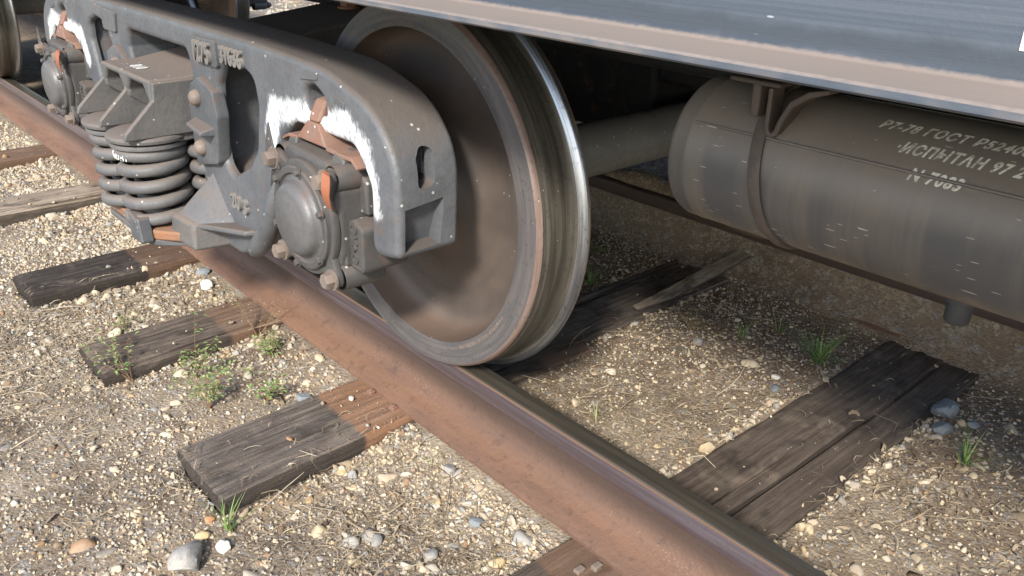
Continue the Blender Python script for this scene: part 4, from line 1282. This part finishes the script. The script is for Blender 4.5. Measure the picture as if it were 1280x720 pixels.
def tank_text(body, x0, deg, size, sx=1.0):
    me = text_mesh(body, size, 0.0, 0.0011, spacing=1.16)
    bm = bmesh.new(); bm.from_mesh(me)
    bmesh.ops.subdivide_edges(bm, edges=[e for e in bm.edges if e.calc_length() > 0.006], cuts=2, use_grid_fill=False)
    # stencil bridges: drop thin strips so that the strokes break as in the photo
    bmesh.ops.triangulate(bm, faces=bm.faces)
    for pz in (size * 0.345,):
        g = bmesh.ops.bisect_plane(bm, geom=bm.verts[:] + bm.edges[:] + bm.faces[:], plane_co=(0, pz - size * 0.012, 0), plane_no=(0, 1, 0))
        g = bmesh.ops.bisect_plane(bm, geom=bm.verts[:] + bm.edges[:] + bm.faces[:], plane_co=(0, pz + size * 0.012, 0), plane_no=(0, 1, 0))
        bmesh.ops.delete(bm, geom=[f for f in bm.faces if abs(f.calc_center_median().y - pz) < size * 0.012], context='FACES')
    bm.to_mesh(me); bm.free()
    for v in me.vertices:
        h = v.co.y
        v.co = Vector(on_tank(x0 + v.co.x * sx + h * 0.28, deg + math.degrees(h / TR), 0.0006)) - Vector(WO)
    link('stencil_lettering', me, M['stencil'], reservoir)
tank_text('Р7-78 ГОСТ Р52400', 1.052, 58.5, 0.0285, 0.82)
tank_text('·ИСПЫТАН 97 2012', 1.100, 43.0, 0.0285, 0.82)
tank_text('N 7083', 1.140, 27.0, 0.0285, 0.85)

# ---- bogie and end of the next wagon, at the left edge
nb_ = copy_tree(bogie)
nb_.location = (-4.98 - WB / 2, GA / 2, 0)
nb_['label'] = 'bogie of the next wagon, one dark wheel cropped by the left edge'
for b2 in (bogie, nb_): b2['group'] = 'bogies under the wagons'
NO = (-9.0, GA / 2, 0.0)
nw = empty('freight_wagon', NO, 'shaded end of the next wagon above the wheel at the far left', 'wagon')
MB().box(-16.0, -4.1, -0.5, GA + 0.5, 1.35, 1.42).build('floor', M['dark'], nw, NO)
MB().box(-4.25, -4.11, -0.5, GA + 0.5, 1.0, 1.345).build('end_beam', M['dark'], nw, NO)
MB().box(-16.0, -3.75, BY - 0.12, BY + 0.12, 0.95, 1.3).build('coupler', M['dark'], nw, NO)

# ================================================================== GROUND COVER
build_ground()

def in_view(P, mx=0.12):
    d = P - np.array(CAM)
    a, b, c = d @ np.array(rx), d @ np.array(ux), d @ np.array(fw)
    u, v = FPX * a / c / 640, FPX * b / c / 360
    return (c > 0.1) & (np.abs(u) < 1 + mx) & (np.abs(v) < 1 + mx)

def off_sleeper(x, y, pad=0.0):
    ok = np.ones(len(x), bool)
    for s in SLEEPERS:
        ok &= ~((x > s[0] - pad) & (x < s[1] + pad) & (y > s[2] - pad) & (y < s[3]))
    return ok

def ico(sub_, seed, chops=7, lo=0.55, hi=0.85, jit=0.05):
    bm = bmesh.new()
    bmesh.ops.create_icosphere(bm, subdivisions=sub_, radius=1)
    r_ = np.random.default_rng(seed)
    co = np.array([v.co for v in bm.verts])
    ax = r_.normal(size=(chops, 3)); ax /= np.linalg.norm(ax, axis=1)[:, None]
    for a in ax:   # chop facets for an angular look
        lim = r_.uniform(lo, hi)
        d = co @ a
        co = co - np.outer(np.maximum(d - lim, 0), a)
    co += r_.normal(size=co.shape) * jit
    co *= np.array([1.15, 0.9, 0.72])
    fc = np.array([[v.index for v in f.verts] for f in bm.faces])
    bm.free()
    return co, fc

def scatter_mesh(name, bases, pos, size, mat, r_, squash=None):
    V, F, off = [], [], 0
    n = len(pos)
    pick = r_.integers(0, len(bases), n)
    for bi, (co, fc) in enumerate(bases):
        idx = np.where(pick == bi)[0]
        m = len(idx)
        if m == 0: continue
        q = r_.normal(size=(m, 4)); q[:, 1:3] *= 0.35; q /= np.linalg.norm(q, axis=1)[:, None]
        w_, x, y, z = q.T
        Rm = np.stack([1 - 2 * (y * y + z * z), 2 * (x * y - z * w_), 2 * (x * z + y * w_), 2 * (x * y + z * w_), 1 - 2 * (x * x + z * z), 2 * (y * z - x * w_),
                       2 * (x * z - y * w_), 2 * (y * z + x * w_), 1 - 2 * (x * x + y * y)], -1).reshape(m, 3, 3)
        sc = size[idx][:, None] * r_.uniform(0.75, 1.25, (m, 3))
        P = np.einsum('mij,mvj->mvi', Rm, co[None] * sc[:, None, :]) + pos[idx][:, None, :]
        V.append(P.reshape(-1, 3))
        F.append((fc[None] + (np.arange(m) * len(co))[:, None, None] + off).reshape(-1, 3))
        off += m * len(co)
    V, F = np.concatenate(V), np.concatenate(F)
    me = bpy.data.meshes.new(name)
    me.vertices.add(len(V)); me.vertices.foreach_set('co', V.ravel())
    me.loops.add(F.size); me.loops.foreach_set('vertex_index', F.ravel().astype(np.int32))
    me.polygons.add(len(F)); me.polygons.foreach_set('loop_start', np.arange(0, F.size, 3, dtype=np.int32))
    me.update(calc_edges=True)
    return link(name, me, mat)

def gravel():
    r_ = np.random.default_rng(3)
    small = [ico(1, s, 5, 0.4, 0.8, 0.12) for s in range(10)]
    big = [ico(2, 20 + s, 11, 0.38, 0.72, 0.03) for s in range(12)]
    zones = [(-1.7, 1.5, -1.35, -0.06, 80000, 0.0033, 0.15), (-4.6, -1.7, -1.3, -0.06, 40000, 0.0048, 0.3), (-1.6, 1.7, 0.10, 1.75, 40000, 0.0030, 0.35), (-3.2, 0.4, 1.75, 3.6, 5000, 0.008, 0.4), (-14, -4.6, 2.6, 8.0, 4000, 0.03, 0.6), (-9, -4.6, -1.3, 0, 4000, 0.008, 0.6),
             (-4.2, -1.05, -0.50, -0.09, 5200, 0.0095, 0.5), (-1.05, -0.3, -0.34, -0.09, 900, 0.0085, 0.4), (-1.7, 1.4, -1.3, -0.10, 5200, 0.0082, 0.25), (-1.9, 1.3, -1.3, -0.10, 420, 0.0165, 0.3), (-0.0, 0.62, -0.5, -0.09, 420, 0.0085, 0.3), (0.1, 1.6, 0.15, 1.5, 1100, 0.0075, 0.25), (0.95, 1.7, 0.25, 1.2, 500, 0.009, 0.4)]
    PS, SZ = [], []
    for x0, x1, y0, y1, n, s0, kmin in zones:
        x, y = r_.uniform(x0, x1, n), r_.uniform(y0, y1, n)
        s = s0 * np.exp(r_.normal(0, 0.5, n))
        s = np.minimum(s, s0 * 4.2)
        # patchy: bare sandy spots and stony spots
        pt = fbm(x * 1.7 + 3, y * 1.7, 3, 1.0)
        keep = r_.random(n) < np.clip(0.55 + 3.0 * pt, kmin, 1)
        keep &= ~((y > -0.088) & (y < 0.13)) & ~((y > GA - 0.13) & (y < GA + 0.09))
        keep &= off_sleeper(x, y, 0.002) | (r_.random(n) < 0.012)
        P = np.stack([x, y, ground_h(x, y)], -1)
        onS = ~off_sleeper(x, y, 0.0)
        P[onS, 2] = np.maximum(0.001, P[onS, 2])
        P[:, 2] += s * np.where(s > 0.010, -0.12, 0.15)
        keep &= in_view(P)
        PS.append(P[keep]); SZ.append(s[keep])
    for sx0, sx1, sy0, sy1, *_ in SLEEPERS:      # stones heaped against the timbers
        for xe, sg in ((sx0, -1), (sx1, 1)):
            for ya, yb, n in ((sy0, -0.09, 170), (0.12, 1.4, 260)):
                y = r_.uniform(ya, yb, n); s = 0.0062 * np.exp(r_.normal(0, 0.5, n))
                x = xe + sg * (np.abs(r_.normal(0, 0.018, n)) + s * 0.4)
                P = np.stack([x, y, ground_h(x, y) + s * 0.35], -1)
                k_ = in_view(P) & (r_.random(n) < np.clip(0.6 + 2.5 * fbm(x * 3, y * 3, 2, 1.0), 0.1, 1))
                PS.append(P[k_]); SZ.append(s[k_])
    P, s = np.concatenate(PS), np.concatenate(SZ)
    b = s > 0.0075
    o = scatter_mesh('gravel', small, P[~b], s[~b], M['gravel'], r_)
    tag(o, 'fine mixed tan and grey gravel covering the ground around the track', 'gravel', kind='stuff')
    o = scatter_mesh('coarse_gravel', big, P[b], s[b], M['gravel'], r_)
    tag(o, 'coarser angular tan and grey ballast stones strewn over the ground', 'gravel', kind='stuff')
    # clods of soil along the far rail
    x, y = r_.uniform(-0.9, 1.6, 1500), r_.normal(1.38, 0.16, 1500)
    P = np.stack([x, y, ground_h(x, y)], -1)
    return len(s), b.sum()
gravel()

def ribbons(name, n, zones, lmin, lmax, wd, mat, label, cat, seed, lift=0.004, clear=True):
    r_ = np.random.default_rng(seed)
    V, F = [], []
    for x0, x1, y0, y1, cnt in zones:
        x, y = r_.uniform(x0, x1, cnt), r_.uniform(y0, y1, cnt)
        pt = fbm(x * 2.3 + 31, y * 2.3 + 7, 3, 1.0)
        k_ = (r_.random(cnt) < np.clip(0.5 + 3 * pt, 0.05, 1)) & ~((y > -0.10) & (y < 0.14))
        k_ &= off_sleeper(x, y, -0.01) | (r_.random(cnt) < 0.06)
        x, y = x[k_], y[k_]
        P = np.stack([x, y, ground_h(x, y)], -1)
        onS = ~off_sleeper(x, y, 0.0)
        P[onS, 2] = np.maximum(0.003, P[onS, 2])
        P = P[in_view(P, 0.05)]
        m = len(P)
        a = r_.uniform(0, 2 * np.pi, m)
        L = r_.uniform(lmin, lmax, m) * np.exp(r_.normal(0, 0.3, m))
        bend = r_.normal(0, 0.35, m)
        wv = wd * r_.uniform(0.6, 1.5, m)
        tilt = np.abs(r_.normal(0, 0.16, m))
        for j in range(4):
            t = j / 3 - 0.5
            aa = a + bend * t * 2
            cx = P[:, 0] + L * t * np.cos(aa); cy = P[:, 1] + L * t * np.sin(aa)
            cz = P[:, 2] + lift + tilt * L * (t + 0.5) + 0.004 * np.sin((t + .5) * 3.14)
            w2 = wv * (1 if j not in (0, 3) else 0.5)
            for sgn in (-1, 1):
                V.append(np.stack([cx - sgn * w2 * np.sin(aa), cy + sgn * w2 * np.cos(aa), cz + sgn * w2 * 0.5], -1))
        F.append(m)
    # assemble per zone
    verts, faces, off = [], [], 0
    for zi, m in enumerate(F):
        blk = np.stack(V[zi * 8:(zi + 1) * 8], 1)      # m,8,3
        verts.append(blk.reshape(-1, 3))
        base = (np.arange(m) * 8)[:, None, None] + off
        q = np.array([[0, 1, 3, 2], [2, 3, 5, 4], [4, 5, 7, 6]])[None] + base
        faces.append(q.reshape(-1, 4)); off += m * 8
    V2, F2 = np.concatenate(verts), np.concatenate(faces)
    me = bpy.data.meshes.new(name)
    me.vertices.add(len(V2)); me.vertices.foreach_set('co', V2.ravel())
    me.loops.add(F2.size); me.loops.foreach_set('vertex_index', F2.ravel().astype(np.int32))
    me.polygons.add(len(F2)); me.polygons.foreach_set('loop_start', np.arange(0, F2.size, 4, dtype=np.int32))
    me.update(calc_edges=True)
    return tag(link(name, me, mat), label, cat, kind='stuff')
ribbons('dry_straw', 0, [(-1.7, 1.5, -1.3, -0.02, 26000), (-4.2, -1.7, -1.3, 0, 6000), (-1.2, 1.7, 0.12, 1.9, 9000), (0.15, 0.66, 0.14, 0.75, 1000), (0.95, 1.7, 0.3, 1.0, 900)], 0.012, 0.05, 0.0008, M['straw'], 'thin dry straw and needles scattered over gravel and soil', 'straw', 5)
ribbons('dry_twigs', 0, [(-1.7, 1.5, -1.3, -0.02, 700), (-1.0, 1.6, 0.12, 1.8, 600)], 0.07, 0.17, 0.0011, M['straw'], 'long dry grass stalks and twigs lying about on the ground', 'twigs', 6, 0.008)

ribbons('leaf_litter', 0, [(-1.7, 1.5, -1.3, -0.05, 420), (-1.0, 1.6, 0.14, 1.6, 900)], 0.012, 0.03, 0.0042, M['straw'], 'small brown dead leaves and bark flakes strewn on the ground', 'leaf litter', 8, 0.005)

# ------------------------------------------------------------------ single stones
STONES = [  # x, y, size, squash, material, label
    (0.080, -0.775, 0.047, 'stone_grey', 'big grey-tan stone at the bottom left, below the sleeper end'),
    (0.085, -0.690, 0.022, 'stone_pale', 'pale angular stone between the grass tuft and the big grey stone'),
    (0.020, -0.715, 0.017, 'stone_ochre', 'ochre stone just left of the grass tuft at the sleeper end'),
    (0.225, -0.120, 0.019, 'stone_grey', 'pale grey stone touching the rail foot, right of the orange-stained sleeper'),
    (0.420, -0.185, 0.018, 'stone_blue', 'blue-grey stone on sandy ground near the rail at bottom centre'),
    (0.555, -0.235, 0.019, 'stone_ochre', 'round yellow stone near the bottom edge, left of the rail'),
    (0.430, -0.330, 0.020, 'stone_grey', 'flat grey stone at the bottom centre edge of the photo'),
    (0.300, -0.400, 0.019, 'stone_grey', 'flat pale grey stone on bare sand below the stained sleeper'),
    (0.020, -0.330, 0.013, 'stone_ochre', 'small yellow pebble against the right side of the stained sleeper'),
    (-0.36, -0.235, 0.022, 'stone_blue', 'slate-grey stone along the far edge of the stained sleeper'),
    (0.536, 0.935, 0.015, 'stone_pale', 'whitish stone beside the wide dark sleeper between the rails'),
    (0.575, 0.870, 0.017, 'stone_blue', 'blue-grey stone next to the whitish stone by the wide sleeper'),
    (0.975, 1.140, 0.042, 'stone_blue', 'large slate-grey stone on the right edge of the wide dark sleeper'),
    (1.010, 1.045, 0.028, 'stone_blue', 'smaller grey stone below the large slate-grey one at right'),
    (1.060, 1.130, 0.016, 'stone_blue', 'small blue stone to the right of the two slate-grey ones'),
    (0.235, 0.930, 0.020, 'stone_grey', 'lumpy grey stone in front of the small weed between the rails'),
    (-1.30, -0.140, 0.030, 'stone_pale', 'pale stone by the rail foot below the coil springs'),
    (-1.42, -0.100, 0.026, 'stone_blue', 'dark grey stone by the rail foot beside the blackened sleeper'),
    (-0.02, -0.680, 0.013, 'stone_orange', 'small orange-brown stone at the left of the stained sleeper end'),
]
for i, (x, y, sz, mt, lab) in enumerate(STONES):
    co, fc = ico(3, 100 + i, 8, 0.6, 0.86, 0.012)
    r_ = np.random.default_rng(i)
    co = co + 0.05 * np.stack([fbm(co[:, 0] * 2 + i, co[:, 1] * 2 + k_ * 9, 3, 1.0) for k_ in range(3)], -1) * 2
    a = r_.uniform(0, 6.28)
    co = co @ np.array([[math.cos(a), -math.sin(a), 0], [math.sin(a), math.cos(a), 0], [0, 0, 1]]) * sz
    z0 = float(ground_h(x, y))
    for s in SLEEPERS:
        if s[0] < x < s[1] and s[2] < y < s[3]: z0 = 0.0
    me = bpy.data.meshes.new('stone')
    me.from_pydata(co.tolist(), [], fc.tolist())
    me.polygons.foreach_set('use_smooth', [True] * len(fc))
    me.set_sharp_from_angle(angle=R(28))
    tag(link('stone', me, M[mt], None, (x, y, z0 + sz * 0.35)), lab, 'stone', 'loose stones around the track')
# pale pebble and rusty chip lying on the stained sleeper
co, fc = ico(2, 300)
me = bpy.data.meshes.new('pebble'); me.from_pydata((co * 0.010).tolist(), [], fc.tolist())
tag(link('pebble', me, M['stone_pale'], None, (-0.195, -0.165, 0.006)), 'small pale pebble lying on the orange-stained part of the sleeper', 'pebble')
co, fc = ico(2, 301)
me = bpy.data.meshes.new('rust_chip'); me.from_pydata((co * np.array([0.011, 0.008, 0.003])).tolist(), [], fc.tolist())
tag(link('rust_chip', me, M['stone_orange'], None, (-0.13, -0.40, 0.004)), 'orange rust chip lying on the grey weathered sleeper', 'chip')

# ------------------------------------------------------------------ plants
def blade(mb, p, az, L, lean, wd, droop, n=5):
    d = Vector((math.cos(az), math.sin(az), 0))
    side = Vector((-d.y, d.x, 0))
    b = len(mb.v)
    for j in range(n + 1):
        t = j / n
        q = Vector(p) + d * (L * (lean * t + droop * t * t)) + Vector((0, 0, L * (t * (1 - 0.25 * lean) - 0.45 * droop * t * t)))
        w_ = wd * (1 - t) ** 0.7 + 0.0002
        mb.v += [tuple(q - side * w_), tuple(q + side * w_ + Vector((0, 0, w_ * 0.5)))]
        if j:
            k_ = b + 2 * j
            mb.f.append((k_ - 2, k_ - 1, k_ + 1, k_)); mb.mi.append(0)

def tuft(x, y, n, h, spread, label, seed, mat='grass', cat='grass tuft'):
    r_ = random.Random(seed)
    z = float(ground_h(x, y))
    mb = MB()
    for i in range(n):
        blade(mb, (r_.gauss(0, 0.008), r_.gauss(0, 0.008), 0), r_.uniform(0, 6.28), h * r_.uniform(0.5, 1.15), r_.uniform(0.05, spread), r_.uniform(0.0009, 0.0022), r_.uniform(0, 0.5))
    o = link('grass_tuft', mb.mesh('grass_tuft', angle=60), M[mat], None, (x, y, z))
    tag(o, label, cat, 'grass tufts growing between the stones')

tuft(0.035, -0.655, 20, 0.10, 0.55, 'bright green grass tuft at the end of the grey weathered sleeper', 1)
tuft(0.572, 1.130, 80, 0.125, 0.9, 'largest green grass clump, beside the wide dark sleeper between the rails', 2)
tuft(1.120, 0.930, 26, 0.10, 0.9, 'grass tuft at the right edge below the slate-grey stones', 3)
tuft(0.30, 1.10, 16, 0.085, 0.7, 'small grass sprout left of the largest clump, between the rails', 4)
tuft(0.36, 1.24, 14, 0.075, 0.8, 'sparse grass sprout behind, between the dry weed and the largest clump', 5)
tuft(0.90, 0.42, 7, 0.06, 0.9, 'thin pale grass sprout at the right edge of the wide sleeper near the rail', 6, 'dryweed')
tuft(-0.36, 1.02, 36, 0.08, 1.2, 'low grass patch behind the big wheel', 7)
tuft(0.33, 0.33, 16, 0.06, 1.3, 'pale dry grass patch beside the rail, right of the big wheel', 8, 'dryweed')
tuft(-1.58, -0.62, 9, 0.05, 0.8, 'little grass sprout at the end of the blackened sleeper', 9)
tuft(0.16, -0.13, 5, 0.025, 1.2, 'tiny green seedling near the rail, right of the stained sleeper', 10)
tuft(0.58, 0.80, 6, 0.04, 0.9, 'tiny grass sprout below the whitish stone between the rails', 12)
tuft(1.25, 1.22, 16, 0.08, 0.9, 'small grass sprout at the far right edge of the photo', 13)

def weed(x, y, h, nst, label, seed, leafmat='leaf', lean=(0, 0), leafsize=0.018, nleaf=16, group='weeds growing along the rail'):
    r_ = random.Random(seed)
    z = float(ground_h(x, y))
    root = empty('weed', (x, y, z), label, 'weed', group)
    st, lf = MB(), MB()
    for i in range(nst):
        az = r_.uniform(0, 6.28)
        L = h * r_.uniform(0.55, 1.1)
        dx, dy = lean[0] + 0.55 * math.cos(az), lean[1] + 0.55 * math.sin(az)
        pts = []
        for j in range(7):
            t = j / 6
            pts.append((dx * L * t + 0.006 * math.sin(4 * t + i), dy * L * t * (0.7 + 0.3 * t), L * (t - 0.22 * t * t)))
        st.tube(pts, [0.0013 * (1 - 0.7 * j / 6) for j in range(7)], 4)
        for j in range(nleaf):
            t = r_.uniform(0.25, 1.0)
            k_ = min(int(t * 6), 5)
            f = t * 6 - k_
            p = Vector(pts[k_]).lerp(Vector(pts[k_ + 1]), f)
            a2 = r_.uniform(0, 6.28)
            d = Vector((math.cos(a2), math.sin(a2), r_.uniform(-0.1, 0.6))).normalized()
            if r_.random() < 0.35:
                tw = [p, p + d * 0.012, p + d * 0.024]
                st.tube(tw, [0.0006, 0.0005, 0.0003], 3)
                p = tw[2]
            ls = leafsize * r_.uniform(0.6, 1.3)
            sd = d.cross(Vector((0, 0, 1))).normalized() * ls * 0.24
            b = len(lf.v)
            lf.v += [tuple(p), tuple(p + d * ls * 0.5 + sd), tuple(p + d * ls - Vector((0, 0, ls * 0.2))), tuple(p + d * ls * 0.5 - sd)]
            lf.f += [(b, b + 1, b + 2, b + 3)]; lf.mi += [0]
    link('stem', st.mesh('stem'), M['stem'], root)
    link('foliage', lf.mesh('foliage', smooth=False), M[leafmat], root)

weed(-0.50, -0.475, 0.18, 11, 'branching green weed with reddish stems before the stained sleeper', 21, lean=(-0.2, 0), nleaf=19)
weed(-0.70, -0.43, 0.22, 6, 'taller green weed beside the half buried sleeper', 22, nleaf=16)
weed(-0.80, -0.60, 0.22, 5, 'thin weed leaning left over the end of the half buried sleeper', 23, lean=(-0.5, -0.3), nleaf=16)
weed(-0.80, -0.17, 0.22, 9, 'wispy pale weed standing against the rail below the axle box', 24, 'dryweed', (0.05, 0.1), 0.008, 14)
weed(-0.66, -0.20, 0.09, 10, 'low bright green weed at the rail foot near the half buried sleeper', 25, nleaf=14)
weed(-0.42, -0.33, 0.12, 8, 'low leafy weed at the corner of the stained sleeper', 26, nleaf=15)
weed(0.17, 0.98, 0.10, 7, 'dry pale weed between the rails in front of the dark strip', 27, 'dryweed', (0, 0), 0.010, 14)
weed(-0.55, 1.25, 0.06, 6, 'low green weed in the shade below the axle', 28, nleaf=14)
weed(-1.15, -0.50, 0.06, 4, 'small weed sprouting before the blackened sleeper', 29, nleaf=10)

# ------------------------------------------------------------------ odds and ends
st = MB()
pts = [(-0.05, 0.93, 0.012), (-0.035, 1.10, 0.022), (-0.02, 1.35, 0.055), (0.0, 1.62, 0.10), (0.015, 1.86, 0.13)]
vs = []
for i, (x, y, z) in enumerate(pts):
    w2 = (0.012, 0.026, 0.03, 0.027, 0.02)[i]
    vs += [(x - w2, y, z), (x + w2, y, z - 0.006), (x + w2, y, z + 0.006), (x - w2, y, z + 0.014)]
fs = [(i * 4 + k_, i * 4 + (k_ + 1) % 4, i * 4 + 4 + (k_ + 1) % 4, i * 4 + 4 + k_) for i in range(4) for k_ in range(4)] + [(3, 2, 1, 0), (16, 17, 18, 19)]
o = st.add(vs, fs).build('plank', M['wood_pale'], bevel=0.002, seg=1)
tag(o, 'long dark splintered plank lying along the sleeper towards the far rail', 'plank')
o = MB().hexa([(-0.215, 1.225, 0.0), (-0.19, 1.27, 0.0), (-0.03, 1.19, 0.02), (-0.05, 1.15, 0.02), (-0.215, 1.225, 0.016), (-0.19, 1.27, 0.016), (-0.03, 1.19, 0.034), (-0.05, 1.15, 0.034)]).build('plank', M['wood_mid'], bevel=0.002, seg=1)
tag(o, 'short broken plank lying across behind the long dark plank', 'plank')
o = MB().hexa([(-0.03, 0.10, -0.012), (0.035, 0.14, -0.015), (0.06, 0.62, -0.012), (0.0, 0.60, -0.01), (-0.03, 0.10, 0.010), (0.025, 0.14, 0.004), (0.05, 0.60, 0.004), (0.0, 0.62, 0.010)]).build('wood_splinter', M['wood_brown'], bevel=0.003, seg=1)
tag(o, 'long brown wood splinter beside the sleeper right behind the wheel flange', 'splinter')
for i, (x, y, lab) in enumerate([(0.752, -0.112, 'brown spike head by the rail foot at the bottom edge, nearer the rail'), (0.735, -0.150, 'brown spike head at the bottom edge, farther from the rail')]):
    mb = MB().box(-0.012, 0.012, -0.014, 0.014, -0.02, 0.006).prism([(-0.014, 0.0062), (0.014, 0.0062), (0.01, 0.012), (-0.01, 0.012)], -0.013, 0.02, 'y')
    sp_ = tag(mb.build('track_spike', M['bolt'], bevel=0.003, loc=(x, y, 0.002)), lab, 'spike', 'track spikes')
    sp_.scale = (0.7, 0.7, 0.6)

for i, (x, y, lab) in enumerate([(-0.19, -0.098, 'small rusty spike stub on the stained sleeper, farther along the rail foot'), (-0.075, -0.096, 'small rusty spike stub on the stained sleeper, nearer the camera')]):
    mb = MB().prism(fillet([(-0.010, -0.010, 0.003), (0.011, -0.008, 0.003), (0.009, 0.011, 0.003), (-0.010, 0.009, 0.003)]), -0.02, 0.008, 'z').box(-0.006, 0.006, -0.006, 0.006, 0.0082, 0.012)
    tag(mb.build('track_spike', M['adapter'], bevel=0.002, loc=(x, y, 0.002)), lab, 'spike', 'track spikes')
# bundle of blue cloth on the sunny ballast far behind the wagon
cl = empty('cloth_bundle', (-7.9, 4.45, -0.1), 'navy and light blue cloth bundle on sunny ballast far beyond the wagon', 'cloth')
def blob(sx, sy, sz, c, seed):
    co, fc = ico(4, seed)
    n = np.stack([fbm(co[:, 0] * 2 + seed, co[:, 1] * 2 + co[:, 2] * 2 + k_ * 5, 4, 1.0) for k_ in range(3)], -1)
    co = (co + 0.5 * n) * np.array([sx, sy, sz]) + np.array(c)
    me = bpy.data.meshes.new('cloth'); me.from_pydata(co.tolist(), [], fc.tolist())
    me.polygons.foreach_set('use_smooth', [True] * len(fc))
    return me
link('dark_cloth', blob(0.22, 0.16, 0.42, (0, 0, 0.3), 41), M['navy'], cl)
link('light_cloth', blob(0.24, 0.16, 0.38, (0.22, 0.30, 0.3), 42), M['lightblue'], cl)
